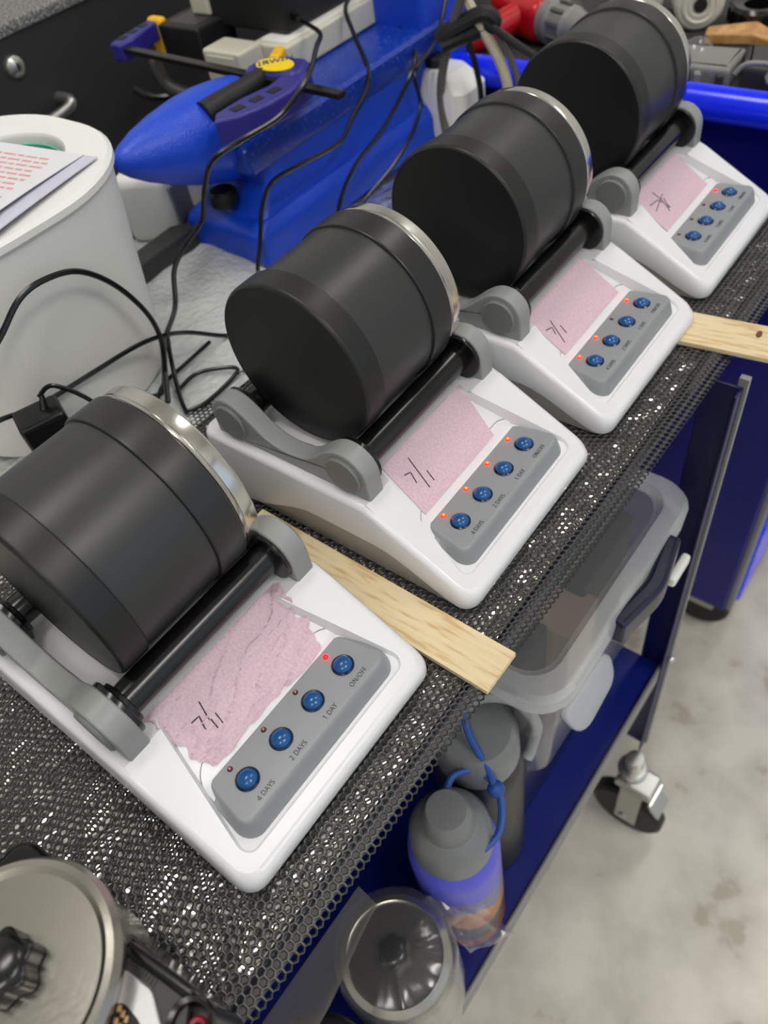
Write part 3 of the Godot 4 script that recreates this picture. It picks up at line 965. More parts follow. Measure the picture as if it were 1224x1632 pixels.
func bench_things() -> void:
	# black tool chest behind the cart
	var c := thing("tool_chest", "black steel tool chest with a speckled grey top behind the anvil", "tool chest", V(0, 0, 0))
	part("front_panel", box(-0.9, -0.86, -1.40, 1.9, 0.183, -0.80, 0.004), M.cabinet, c)
	part("speckled_top", box(-0.9, 0.1835, -1.40, 1.9, 0.197, -0.794, 0.003), M.speck, c)
	var lk := part("lock", along_x(lathe([Vector2(0, 0), Vector2(0.013, 0), Vector2(0.012, 0.005), Vector2(0.007, 0.009), Vector2(0, 0.010)], 20)).rot(Vector3.UP, -PI / 2).at(0.424, 0.152, -0.80), M.galv, c)
	part("keyhole", box(0.423, 0.148, -0.791, 0.425, 0.157, -0.7885, 0.0005), M.blackmat, lk)
	part("hook", tube([Vector3(0.464, 0.100, -0.80), Vector3(0.464, 0.100, -0.776), Vector3(0.452, 0.095, -0.768), Vector3(0.40, 0.090, -0.768)], 0.0068, 10), M.galv, c)
	tag(part("wood_board", box(0.25, 0.1975, -1.09, 0.55, 0.215, -0.905, 0.002).at(0, T, 0), M.woodx), "tan wooden board lying on the speckled tool chest top", "board")
	var clip := tube([V(0.575, 0.068, -0.795), V(0.585, 0.055, -0.775), V(0.61, 0.047, -0.765), V(0.625, 0.040, -0.785)], 0.005, 8)
	tag(part("cable_clip", clip, M.black), "small black clip on the tool chest panel left of the plugs", "clip")
	# white canister with an open lid
	var b := thing("white_bin", "large white plastic bin with a round hole in its lid, at left", "bin", V(0.1455, 0.0, -0.4528))
	var rings := []
	for e in [[0.102, 0.102, 0.001], [0.106, 0.106, 0.006], [0.127, 0.127, 0.190], [0.131, 0.131, 0.194], [0.131, 0.131, 0.199], [0.128, 0.128, 0.202]]:
		var q := roundpoly([Vector2(-e[0], -e[1]), Vector2(e[0], -e[1]), Vector2(e[0], e[1]), Vector2(-e[0], e[1])], [e[0] * 0.9, e[0] * 0.9, e[0] * 0.85, e[0] * 0.85], 12, 4)
		var ring := PackedVector3Array()
		for v in q:
			ring.append(Vector3(v.x, e[2], v.y))
		rings.append(ring)
	var wall := loft(rings, false)
	wall.fix()
	part("bin_wall", wall, M.bin, b)
	# lid: annulus between the last ring and the hole
	var n: int = rings[-1].size()
	var hole := PackedVector3Array()
	var low := PackedVector3Array()
	var deep := PackedVector3Array()
	for q in rings[-1]:
		var d := Vector2(q.x - 0.036, q.z - 0.011).normalized() * 0.066
		hole.append(Vector3(0.036 + d.x, 0.202, 0.011 + d.y))
		low.append(Vector3(0.036 + d.x * 0.96, 0.199, 0.011 + d.y * 0.96))
		deep.append(Vector3(0.036 + d.x * 0.95, 0.191, 0.011 + d.y * 0.95))
	var lid := Geo.new()
	for j in n:
		var k := (j + 1) % n
		lid.quad(rings[-1][j], rings[-1][k], hole[k], hole[j])
		lid.quad(hole[j], hole[k], low[k], low[j])
		lid.quad(low[j], low[k], deep[k], deep[j])
	if (lid.p[2] - lid.p[0]).cross(lid.p[1] - lid.p[0]).y < 0.0:
		lid.flip()
	part("bin_lid", lid, M.bin, b)
	part("teal_liner", lathe([Vector2(0, 0.150), Vector2(0.058, 0.150), Vector2(0.0616, 0.1945), Vector2(0.0604, 0.1945), Vector2(0.057, 0.153), Vector2(0, 0.153)], 32).at(0.036, 0, 0.011), M.teal, b)
	# printed papers in a sleeve on the lid
	var pp := thing("printed_sheet", "white sheet with red printed lines lying on the white bin", "paper", V(0.0, 0.2030, 0.0))
	var sheet := func(u: float, v: float) -> Vector3:   # u along the front edge from the near corner, v along the back edge
		var q := Vector3(0.2300, 0.0, -0.3700) + Vector3(-0.972, 0, 0.235) * (0.20 * u) + Vector3(-0.15, 0, -0.988) * (0.165 * v)
		return q + Vector3(0, 0.0015 + 0.006 * sin(u * 2.4) * (1.0 - v) + 0.001 * v, 0)
	part("page", slabmesh(sheet, 18, 8, 0.0006), M.paper, pp)
	var ink := Geo.new()
	var ink2 := Geo.new()
	var rng := RandomNumberGenerator.new()
	rng.seed = 5
	for r in 13:
		var u := 0.075 + 0.036 * r + (0.03 if r >= 8 else 0.0)
		var v := 0.12 - 0.004 * r + (0.0 if r % 3 else 0.03)
		while v < 0.97:
			var w := rng.randf_range(0.03, 0.09)
			var tgt := ink if r < 8 else ink2
			var up := Vector3(0, 0.0007, 0)
			tgt.quad(sheet.call(u, v) + up, sheet.call(u, minf(v + w, 0.97)) + up, sheet.call(u + 0.014, minf(v + w, 0.97)) + up, sheet.call(u + 0.014, v) + up)
			v += w + 0.014
	for e in [ink, ink2]:
		if (e.p[2] - e.p[0]).cross(e.p[1] - e.p[0]).y < 0.0:
			e.flip()
	part("red_print", ink, M.redink, pp)
	part("grey_print", ink2, M.greyink, pp)
	var under := func(u: float, v: float) -> Vector3:
		var q := Vector3(0.2330, 0.0, -0.3560) + Vector3(-0.972, 0, 0.235) * (0.20 * u) + Vector3(-0.15, 0, -0.988) * (0.14 * v)
		return q + Vector3(0, T + 0.2035 + 0.003 * sin(u * 2.6), 0)
	tag(part("plastic_sleeve", slabmesh(under, 14, 6, 0.0006), M.paperblue), "glossy pale sleeve beneath the printed sheet on the bin lid", "sleeve")
	# pale boxes under the anvil horn
	var wb := thing("white_charger", "white rounded charger box standing under the anvil horn", "charger", V(0.395, -0.003, -0.56), 0.45)
	part("case", rbox(Vector3(0.050, 0.080, 0.070), 0.012, 3).at(0, 0.0435, 0), M.bin, wb)
	part("side_plate", rbox(Vector3(0.042, 0.064, 0.004), 0.0015, 1).at(0.0, 0.038, 0.0345), M.plastgrey, wb)
	var wc := thing("white_canister", "small white canister behind the charger box under the horn", "canister", V(0.475, -0.003, -0.60))
	part("body", cyl(0.030, 0.062, 24, 0.006), M.bin, wc)
	part("cap", cyl(0.022, 0.012, 24, 0.003).at(0, 0.062, 0), M.bin, wc)
	tag(part("black_rail", rbox(Vector3(0.20, 0.026, 0.030), 0.003, 2).rot(Vector3.UP, 0.05).at(0.385, T + 0.0105, -0.515), M.darkgrey), "black rail lying on the bench below the anvil horn", "rail")
	# black power brick at left
	var ad := thing("power_brick", "black power brick standing on end behind the nearest barrel, before the white bin", "power adapter", V(0.071, -0.003, -0.318), -0.35)
	part("case", rbox(Vector3(0.038, 0.080, 0.032), 0.004, 2).at(0, 0.041, 0), M.black, ad)
	part("strain_relief", tube([Vector3(0.006, 0.080, 0.0), Vector3(0.010, 0.090, -0.004)], 0.0035, 8, 2, 0.002), M.black, ad)

func anvil() -> void:
	var a := thing("anvil_vise", "big blue cast bench vise with a pointed anvil horn", "vise", V(0, 0, 0))
	# foot, waist and table as lofts of rounded rectangles
	var ring := func(x0: float, x1: float, z0: float, z1: float, y: float, r: float) -> PackedVector3Array:
		var o := PackedVector3Array()
		for q in roundpoly([Vector2(x0, z0), Vector2(x1, z0), Vector2(x1, z1), Vector2(x0, z1)], [r, r, r, r], 4, 3):
			o.append(Vector3(q.x, y, q.y))
		return o
	part("foot", loft([ring.call(0.396, 0.752, -0.515, -0.388, 0.0, 0.006), ring.call(0.396, 0.752, -0.515, -0.388, 0.026, 0.006), ring.call(0.399, 0.750, -0.512, -0.391, 0.034, 0.006), ring.call(0.410, 0.748, -0.506, -0.397, 0.042, 0.008)]), M.anvil, a)
	part("waist", loft([ring.call(0.408, 0.745, -0.505, -0.398, 0.036, 0.010), ring.call(0.424, 0.742, -0.502, -0.403, 0.050, 0.010), ring.call(0.440, 0.74, -0.50, -0.405, 0.070, 0.010), ring.call(0.440, 0.74, -0.50, -0.404, 0.100, 0.010)]), M.anvil, a)
	part("table", loft([ring.call(0.42, 0.78, -0.505, -0.404, 0.088, 0.006), ring.call(0.415, 0.78, -0.508, -0.400, 0.094, 0.006), ring.call(0.415, 0.78, -0.508, -0.400, 0.116, 0.006), ring.call(0.419, 0.78, -0.505, -0.404, 0.120, 0.006)]), M.anviltop, a)
	part("rear_jaw", box(0.735, 0.03, -0.56, 0.83, 0.175, -0.405, 0.008, 2), M.anvil, a)
	var pr := [Vector2(0, 0), Vector2(0.005, 0.0007), Vector2(0.0095, 0.004), Vector2(0.0155, 0.013), Vector2(0.0245, 0.032), Vector2(0.0335, 0.058), Vector2(0.0415, 0.088), Vector2(0.0470, 0.120), Vector2(0.049, 0.150), Vector2(0.049, 0.165), Vector2(0, 0.165)]
	var horn := lathe(pr, 36)
	horn.rot(Vector3.FORWARD, PI / 2 + 0.20).at(0.305, 0.146, -0.458)
	part("horn", horn, M.anvil, a)
	part("swivel_bolt", cyl(0.016, 0.018, 20, 0.003).at(0.412, 0.052, -0.452), M.gunmetal, a)

func power() -> void:
	var s := thing("power_strip", "white power strip lying along the top of the blue vise", "power strip", V(0.575, 0.1205, -0.505))
	part("strip_body", rbox(Vector3(0.36, 0.030, 0.056), 0.004, 2).at(0.18, 0.0155, 0), M.cream, s)
	part("outlet_cover", rbox(Vector3(0.34, 0.003, 0.04), 0.001, 1).at(0.18, 0.0305, 0), M.bin, s)
	var br := func(called_label: String, at: Vector3, sz: Vector3, m: Material, cat: String) -> Node3D:
		var o := thing("power_adapter", called_label, cat, at)
		part("case", rbox(sz, 0.004, 2).at(0, sz.y / 2, 0), m, o)
		return o
	var b1: Node3D = br.call("large black power adapter standing on the front of the white power strip", V(0.655, 0.153, -0.570), Vector3(0.110, 0.090, 0.150), M.blackmat, "power adapter")
	part("strain_relief", tube([Vector3(-0.040, 0.016, 0.074), Vector3(-0.042, 0.015, 0.081)], 0.006, 10, 2, 0.004), M.black, b1)
	var b2: Node3D = br.call("black power adapter next to the large one on the power strip", V(0.768, 0.153, -0.570), Vector3(0.108, 0.085, 0.146), M.blackmat, "power adapter")
	part("strain_relief", tube([Vector3(-0.045, 0.018, 0.072), Vector3(-0.046, 0.017, 0.080)], 0.006, 10, 2, 0.004), M.black, b2)
	var b3: Node3D = br.call("black square adapter against the yellow clamp pad on the far side", V(0.590, 0.118, -0.640), Vector3(0.062, 0.046, 0.075), M.blackmat, "power adapter")
	part("label_plate", box(-0.022, 0.046, -0.025, 0.022, 0.0464, 0.025, 0.0002), M.darkgrey, b3)
	var w1: Node3D = br.call("cream plug adapter at the near end of the power strip, under the clamp bar", V(0.556, 0.118, -0.545), Vector3(0.040, 0.036, 0.062), M.cream, "plug")
	part("plug_face", rbox(Vector3(0.003, 0.026, 0.045), 0.001, 1).at(-0.0205, 0.018, 0), M.cream, w1)
	part("plug_lower", rbox(Vector3(0.032, 0.024, 0.04), 0.006, 2).at(-0.010, -0.012, 0.0), M.bin, w1)
	var w2: Node3D = br.call("cream plug adapter standing on the black square adapter", V(0.612, 0.1645, -0.632), Vector3(0.034, 0.055, 0.032), M.cream, "plug")
	part("plug_ridge", rbox(Vector3(0.028, 0.004, 0.026), 0.001, 1).at(0, 0.055, 0), M.cream, w2)
	# bar clamp
	var c := thing("bar_clamp", "purple one-handed bar clamp with yellow pads gripping the power strip", "clamp", V(0, 0, 0))
	part("steel_bar", rbox(Vector3(0.011, 0.006, 0.372), 0.0015, 1).xf(Transform3D(Basis(Vector3.UP, -0.05), Vector3(0.490, 0.158, -0.500))), M.gunmetal, c)
	var jp := PackedVector2Array([Vector2(-0.016, 0.010), Vector2(0.002, 0.016), Vector2(0.030, 0.010), Vector2(0.060, 0.006), Vector2(0.062, -0.012), Vector2(0.028, -0.012), Vector2(0.0, -0.010), Vector2(-0.014, -0.006)])
	var j1 := part("fixed_jaw", prism(jp, 0.020, 0.003, true).xf(Transform3D(Basis(Vector3.UP, 0.12), Vector3(0.503, 0.146, -0.676))), M.purple, c)
	for i in 3:
		part("jaw_window", prism(roundpoly([Vector2(0, -0.005), Vector2(0.012, -0.006), Vector2(0.012, 0.004), Vector2(0, 0.005)], [0.001, 0.001, 0.001, 0.001], 2), 0.0012, 0.0).xf(Transform3D(Basis(Vector3.UP, 0.12), Vector3(0.501 + 0.019 * i, 0.1655, -0.677 - 0.003 * i))), M.blackmat, j1)
	part("pad", rbox(Vector3(0.014, 0.042, 0.026), 0.005, 2).at(0.566, 0.148, -0.683), M.yellow, c)
	part("pad", rbox(Vector3(0.030, 0.026, 0.014), 0.005, 2).rot(Vector3.UP, 0.5).at(0.540, 0.150, -0.455), M.yellow, c)
	var hd := part("trigger_head", prism(roundpoly([Vector2(0.478, -0.452), Vector2(0.520, -0.452), Vector2(0.530, -0.395), Vector2(0.490, -0.375)], [0.012, 0.016, 0.016, 0.012], 5), 0.024, 0.006, true).at(0, 0.142, 0), M.purple, c)
	part("yellow_badge", lathe([Vector2(0, 0), Vector2(0.021, 0), Vector2(0.021, 0.001), Vector2(0, 0.0015)], 28).xf(Transform3D(Basis(Vector3(0.72, 0, 0.10), Vector3.UP, Vector3(-0.1, 0, 1.15)), Vector3(0.501, 0.1662, -0.420))), M.sticker, hd)
	var f := SystemFont.new()
	f.font_names = PackedStringArray(["Droid Sans"])
	var tm := TextMesh.new()
	tm.font = f
	tm.text = "IRWIN"
	tm.font_size = 32
	tm.pixel_size = 0.0135 / 32.0
	tm.depth = 0.0004
	var tx := put("badge_text", tm, M.purple, hd)
	tx.transform = Transform3D(Basis(Vector3.UP, -0.75) * Basis(Vector3.RIGHT, -PI / 2), Vector3(0.507, 0.1680, -0.424))
	part("trigger_lever", tube([Vector3(0.488, 0.158, -0.428), Vector3(0.465, 0.158, -0.426), Vector3(0.435, 0.156, -0.430), Vector3(0.405, 0.154, -0.433)], 0.010, 10, 5, 0.013), M.blackmat, c)
	var gp := PackedVector2Array([Vector2(0.500, -0.402), Vector2(0.463, -0.397), Vector2(0.430, -0.404), Vector2(0.395, -0.404), Vector2(0.383, -0.392), Vector2(0.400, -0.377), Vector2(0.430, -0.366), Vector2(0.460, -0.362), Vector2(0.505, -0.374)])
	var hg := part("handle", prism(gp, 0.024, 0.004, true).at(0, 0.140, 0), M.purple, c)
	for i in 3:
		part("handle_window", rbox(Vector3(0.013, 0.001, 0.011), 0.0004, 1).rot(Vector3.UP, -0.15).at(0.412 + 0.022 * i, 0.1642, -0.388 + 0.004 * i), M.blackmat, hg)
	var hose := thing("black_tube", "short black bent tube behind the clamp jaw", "tube")
	part("tube_wall", tube([V(0.555, 0.120, -0.70), V(0.545, 0.098, -0.675), V(0.560, 0.082, -0.64), V(0.585, 0.078, -0.61)], 0.009, 12), M.darkgrey, hose)
	part("tube_end", tube([V(0.585, 0.078, -0.61), V(0.592, 0.077, -0.602)], 0.0105, 12, 2), M.blackmat, hose)

func cords() -> void:
	var cord := func(label: String, pts: Array, r: float, m: Material, cat := "cord") -> void:
		tag(part("power_cable" if cat == "cord" else "cable", tube(pts, r, 8, 7), m), label, cat, "black power cords behind the tumblers" if cat == "cord" else "cables hanging by the blue tool cart")
	cord.call("black cord from the large adapter looping past the horn down to the bench", [V(0.614, 0.167, -0.492), V(0.612, 0.163, -0.475), V(0.575, 0.170, -0.420), V(0.530, 0.176, -0.385), V(0.470, 0.175, -0.345), V(0.421, 0.161, -0.340), V(0.369, 0.160, -0.342), V(0.340, 0.152, -0.355), V(0.333, 0.126, -0.370), V(0.329, 0.093, -0.385), V(0.308, 0.075, -0.395), V(0.285, 0.060, -0.395), V(0.261, 0.036, -0.380), V(0.218, 0.029, -0.352), V(0.173, 0.013, -0.305)], 0.0026, M.cable)
	cord.call("black cord from the second adapter dropping across the blue waist of the vise", [V(0.722, 0.171, -0.482), V(0.677, 0.159, -0.470), V(0.661, 0.139, -0.450), V(0.616, 0.113, -0.396), V(0.569, 0.087, -0.390), V(0.532, 0.079, -0.380), V(0.465, 0.087, -0.375), V(0.421, 0.089, -0.375), V(0.403, 0.070, -0.380), V(0.388, 0.032, -0.383), V(0.374, 0.004, -0.381), V(0.36, 0.004, -0.33)], 0.0026, M.cable)
	cord.call("black cord hanging from the power strip end to the second barrel's top", [V(0.77, 0.166, -0.482), V(0.757, 0.150, -0.478), V(0.742, 0.123, -0.450), V(0.705, 0.105, -0.396), V(0.678, 0.084, -0.392), V(0.609, 0.061, -0.380), V(0.546, 0.047, -0.375), V(0.502, 0.017, -0.370), V(0.47, 0.004, -0.34)], 0.0026, M.cable)
	cord.call("black cord hanging in front of the white jug down to the bench", [V(0.80, 0.178, -0.40), V(0.751, 0.110, -0.395), V(0.694, 0.091, -0.390), V(0.691, 0.059, -0.385), V(0.667, 0.036, -0.380), V(0.611, 0.016, -0.375), V(0.529, 0.004, -0.366), V(0.49, 0.004, -0.33)], 0.0024, M.cable)
	cord.call("black cord arching over the face of the white bin", [V(0.045, 0.137, -0.310), V(0.075, 0.151, -0.310), V(0.102, 0.167, -0.310), V(0.126, 0.169, -0.310), V(0.156, 0.157, -0.315), V(0.182, 0.127, -0.320), V(0.201, 0.085, -0.325), V(0.205, 0.050, -0.330), V(0.193, 0.018, -0.330), V(0.183, 0.004, -0.332), V(0.165, 0.004, -0.350)], 0.0024, M.cable)
	cord.call("black cord crossing low over the white bin to the second barrel", [V(0.032, 0.077, -0.340), V(0.049, 0.077, -0.340), V(0.070, 0.070, -0.340), V(0.093, 0.065, -0.340), V(0.137, 0.064, -0.335), V(0.179, 0.063, -0.330), V(0.208, 0.055, -0.330), V(0.241, 0.033, -0.340), V(0.279, 0.004, -0.338), V(0.30, 0.004, -0.311)], 0.0022, M.cable)
	cord.call("short black cord falling from the crossing knot beside the bin", [V(0.214, 0.055, -0.330), V(0.212, 0.020, -0.340), V(0.188, 0.006, -0.308), V(0.177, 0.004, -0.288)], 0.0022, M.cable)
	cord.call("black cord lying diagonally on the plastic sheet", [V(0.262, 0.006, -0.344), V(0.228, 0.006, -0.341), V(0.195, 0.005, -0.339), V(0.174, 0.004, -0.327)], 0.0020, M.cable)
	cord.call("black cord looped on the plastic sheet behind the second tumbler", [V(0.192, 0.005, -0.318), V(0.218, 0.006, -0.320), V(0.235, 0.006, -0.307), V(0.246, 0.005, -0.290), V(0.232, 0.005, -0.283), V(0.198, 0.004, -0.282), V(0.180, 0.004, -0.289)], 0.0020, M.cable)
	cord.call("black cord leaving the power brick", [V(0.080, 0.085, -0.322), V(0.094, 0.088, -0.318), V(0.112, 0.060, -0.305), V(0.125, 0.004, -0.300)], 0.0020, M.cable)
	cord.call("thick grey cable curving in front of the white jug", [V(0.720, 0.190, -0.325), V(0.720, 0.164, -0.336), V(0.720, 0.135, -0.350), V(0.720, 0.108, -0.361), V(0.720, 0.072, -0.372), V(0.720, 0.042, -0.374), V(0.715, 0.012, -0.366), V(0.70, 0.004, -0.35)], 0.0055, M.cablegrey, "cable")
	cord.call("thick cream cable hanging beside the blue cart rail", [V(0.735, 0.180, -0.35), V(0.735, 0.159, -0.341), V(0.735, 0.138, -0.327), V(0.735, 0.117, -0.311), V(0.735, 0.092, -0.295), V(0.732, 0.069, -0.285), V(0.728, 0.04, -0.283), V(0.72, 0.005, -0.29)], 0.0062, M.cablewhite, "cable")
	cord.call("grey cable running behind the cream cable", [V(0.74, 0.150, -0.315), V(0.738, 0.118, -0.298), V(0.737, 0.092, -0.280), V(0.735, 0.06, -0.270), V(0.733, 0.02, -0.272)], 0.0038, M.cablegrey, "cable")
	cord.call("thin black cable hanging between the grey and cream cables", [V(0.730, 0.130, -0.343), V(0.730, 0.120, -0.338), V(0.730, 0.097, -0.330), V(0.730, 0.067, -0.323), V(0.728, 0.03, -0.32), V(0.72, 0.004, -0.31)], 0.0035, M.cable, "cable")
	cord.call("black cable running from the strap along the blue cart rail", [V(0.735, 0.136, -0.314), V(0.735, 0.120, -0.282), V(0.738, 0.106, -0.254), V(0.738, 0.100, -0.225), V(0.738, 0.098, -0.18)], 0.0042, M.cable, "cable")
	tag(part("cable_strap", tube([V(0.712, 0.124, -0.366), V(0.720, 0.134, -0.347), V(0.735, 0.145, -0.317), V(0.742, 0.132, -0.309), V(0.728, 0.122, -0.339), V(0.712, 0.114, -0.362)], 0.0085, 8), M.blackmat), "black strap bundling the grey and cream cables", "strap")
	var j := thing("white_jug", "white plastic jug standing behind the cable bundle by the vise foot", "jug", V(0.79, -0.003, -0.40), 0.0)
	part("jug_body", loft([roundring(0.03, 0.055, 0.002, 0.015), roundring(0.032, 0.058, 0.01, 0.018), roundring(0.032, 0.058, 0.06, 0.018), roundring(0.02, 0.035, 0.08, 0.012)]).at(-0.04, 0, 0), M.bin, j)
	part("jug_cap", cyl(0.014, 0.012, 18, 0.002).at(-0.04, 0.079, 0), M.blackmat, j)

func roundring(hx: float, hz: float, y: float, r: float) -> PackedVector3Array:
	var o := PackedVector3Array()
	for q in roundpoly([Vector2(-hx, -hz), Vector2(hx, -hz), Vector2(hx, hz), Vector2(-hx, hz)], [r, r, r, r], 5, 2):
		o.append(Vector3(q.x, y, q.y))
	return o

# ---------------------------------------------------------------- the second cart at the right end
func side_cart() -> void:
	var c := thing("tool_cart", "bright blue rolling tool cart at the end of the tumbler row", "tool cart", V(0, 0, 0))
	part("cabinet_body", box(0.822, -0.85, -0.46, 1.60, 0.030, 0.112, 0.006, 2), M.bluedeep, c)
	part("front_corner", box(0.826, -0.846, 0.110, 0.846, 0.03, 0.122, 0.004, 2), M.edge, c)
	for k in 4:
		part("drawer_front", box(0.85, -0.84 + 0.215 * k, 0.110, 1.59, -0.64 + 0.215 * k, 0.126, 0.005, 2), M.blue, c)
	part("tray_rim", box(0.812, 0.028, -0.47, 1.61, 0.042, 0.13, 0.004, 2), M.bluedeep, c)
	part("rail", along_x(cyl(0.018, 0.62, 24, 0.004)).rot(Vector3.UP, PI / 2).at(0.802, 0.054, 0.14), M.blue, c)
	part("top_mat", box(0.832, 0.0425, -0.45, 1.59, 0.048, 0.12, 0.002), M.greymat, c)
	for e in [[0.862, 0.06], [0.862, -0.41], [1.55, 0.06], [1.55, -0.41]]:
		var w := part("caster", along_x(cyl(0.058, 0.034, 24, 0.006)).at(e[0] - 0.017, 0.060 - T, e[1]), M.rubberwheel, c)
		part("caster_fork", box(e[0] - 0.024, -0.885, e[1] - 0.03, e[0] + 0.024, -0.85, e[1] + 0.03, 0.004), M.galv, w)
	# small bolt on the cart side
	part("side_bolt", along_x(dome(0.007, 0.005, 12)).rot(Vector3.UP, PI).at(0.8215, 0.0, -0.36), M.galv, c)
	# white spools
	var sp := func(label: String, at: Vector3, turn: float) -> void:
		var s := thing("white_roll", label, "roll", at, turn, "white rolls on the blue cart")
		part("roll", along_x(lathe([Vector2(0.008, 0.0), Vector2(0.026, 0.0), Vector2(0.030, 0.004), Vector2(0.030, 0.09), Vector2(0.026, 0.094), Vector2(0.008, 0.094), Vector2(0.008, 0.0)], 32)).at(0, 0.030, 0), M.spool, s)
		part("end_ring", along_x(lathe([Vector2(0.010, 0), Vector2(0.022, 0), Vector2(0.022, -0.002), Vector2(0.019, -0.003), Vector2(0.017, -0.001), Vector2(0.012, -0.002), Vector2(0.010, 0)], 28)).at(0, 0.030, 0), M.spool, s)
		part("bore", along_x(cyl(0.0082, 0.003, 18, 0.0004)).at(-0.0022, 0.030, 0), M.blackmat, s)
	sp.call("white roll with a black bore facing out, beside the clear dome", V(1.0, 0.0485, -0.170), 0.55)
	sp.call("white roll lying behind the farthest barrel", V(1.0, 0.0485, -0.250), 0.50)
	tag(part("clear_dome", dome(0.024, 0.030, 24).at(0.905, T + 0.0485, -0.132), M.clear), "small clear plastic dome beside the grey sander", "dome")
	# grey and black sander
	var sd := thing("sander", "grey and black hand sander lying along the blue rail", "sander", V(0.885, 0.0485, -0.105), -1.50)
	var bp := roundpoly([Vector2(-0.075, -0.030), Vector2(0.03, -0.032), Vector2(0.03, 0.030), Vector2(-0.075, 0.026)], [0.012, 0.004, 0.004, 0.012], 5)
	part("grey_body", prism(bp, 0.020, 0.007), M.plastgrey, sd)
	var hp := roundpoly([Vector2(0.028, -0.033), Vector2(0.14, -0.036), Vector2(0.14, 0.036), Vector2(0.042, 0.030)], [0.004, 0.014, 0.014, 0.004], 5)
	part("black_grip", prism(hp, 0.024, 0.008), M.darkgrey, sd)
	part("blue_window", prism(roundpoly([Vector2(0.068, -0.020), Vector2(0.12, -0.020), Vector2(0.12, -0.006), Vector2(0.068, -0.006)], [0.006, 0.006, 0.006, 0.006], 5), 0.0246, 0.0), M.blue, sd)
	part("window_rim", prism(roundpoly([Vector2(0.062, -0.025), Vector2(0.126, -0.025), Vector2(0.126, -0.001), Vector2(0.062, -0.001)], [0.010, 0.010, 0.010, 0.010], 5), 0.0242, 0.0), M.cream, sd)
	for i in 4:
		part("side_rib", rbox(Vector3(0.008, 0.014, 0.012), 0.002, 1).rot(Vector3.UP, 0.4).at(-0.055 + 0.025 * i, 0.008, 0.034), [M.plastgrey, M.purple, M.plastgrey, M.darkgrey][i], sd)
	part("grip_bracket", tube([Vector3(0.038, 0.02, 0.044), Vector3(0.048, 0.03, 0.040), Vector3(0.075, 0.03, 0.040), Vector3(0.075, 0.016, 0.046), Vector3(0.12, 0.016, 0.046)], 0.003, 8, 3), M.plastgrey, sd)
	# wooden piece, black ring
	var wd := roundpoly([Vector2(-0.06, 0.010), Vector2(0.02, -0.002), Vector2(0.055, -0.045), Vector2(0.075, -0.030), Vector2(0.055, 0.025), Vector2(-0.04, 0.020)], [0.002, 0.02, 0.002, 0.002, 0.004, 0.002], 4)
	tag(part("wooden_bracket", prism(wd, 0.012, 0.002, true).rot(Vector3.UP, 0.9).at(0.965, T + 0.0485, -0.075), M.woodx), "curved tan wooden bracket behind the grey sander", "bracket")
	var rg := thing("ribbed_wheel", "ribbed black wheel at the top right corner beyond the tan bracket", "wheel", V(1.05, 0.0485, -0.112))
	part("rim", lathe([Vector2(0.020, 0), Vector2(0.034, 0), Vector2(0.036, 0.004), Vector2(0.036, 0.018), Vector2(0.032, 0.022), Vector2(0.020, 0.020), Vector2(0.020, 0)], 32), M.black, rg)
	for k in 16:
		part("rib", rbox(Vector3(0.003, 0.016, 0.004), 0.001, 1).at(0.0365, 0.011, 0).rot(Vector3.UP, TAU * k / 16), M.black, rg)
	# red angle grinder and its chuck
	var g := thing("red_drill", "red and grey power drill lying behind the farthest barrel", "drill", V(0.925, 0.0485, -0.355), -1.97)
	part("red_housing", rbox(Vector3(0.11, 0.050, 0.055), 0.018, 4).at(-0.03, 0.027, 0.0), M.red, g)
	part("red_handle", tube([Vector3(-0.02, 0.03, 0.02), Vector3(-0.03, 0.02, 0.06), Vector3(-0.035, 0.018, 0.095)], 0.018, 12), M.red, g)
	part("gear_case", along_x(lathe([Vector2(0, 0), Vector2(0.026, 0), Vector2(0.028, 0.004), Vector2(0.028, 0.018), Vector2(0.024, 0.022), Vector2(0.024, 0.045), Vector2(0.020, 0.05), Vector2(0.018, 0.085), Vector2(0.012, 0.092), Vector2(0, 0.092)], 24)).at(0.022, 0.029, 0), M.plastgrey, g)
	for k in 10:
		part("grip_rib", rbox(Vector3(0.022, 0.004, 0.005), 0.001, 1).at(0.055, 0.0255, 0).rot(Vector3.RIGHT, TAU * k / 10).at(0, 0.029, 0), M.cablegrey, g)
	tag(part("wood_offcut", box(-0.02, 0, -0.04, 0.02, 0.014, 0.04, 0.002).rot(Vector3.UP, 0.5).at(0.965, T + 0.0485, -0.300), M.woodx), "small tan wood offcut next to the red drill", "offcut")
	# black and pink torch at the rail end
	var tr := thing("black_torch", "black torch with a clear head and pink button at the rail end", "torch", V(0.80, 0.055, -0.475), 0.3)
	part("barrel", tube([Vector3(0, -0.02, 0.035), Vector3(0.0, 0.012, 0.020), Vector3(0.005, 0.035, 0.0)], 0.017, 14, 5, 0.014), M.blackmat, tr)
	part("pink_button", rbox(Vector3(0.010, 0.018, 0.006), 0.002, 2).at(-0.006, 0.040, 0.014), M.redsoft, tr)
	part("clear_head", cyl(0.016, 0.030, 18, 0.003).at(0.005, 0.035, 0.0), M.bottlegrey, tr)
	part("clear_rim", cyl(0.0165, 0.008, 18, 0.002).at(0.005, 0.064, 0.0), M.loop, tr)

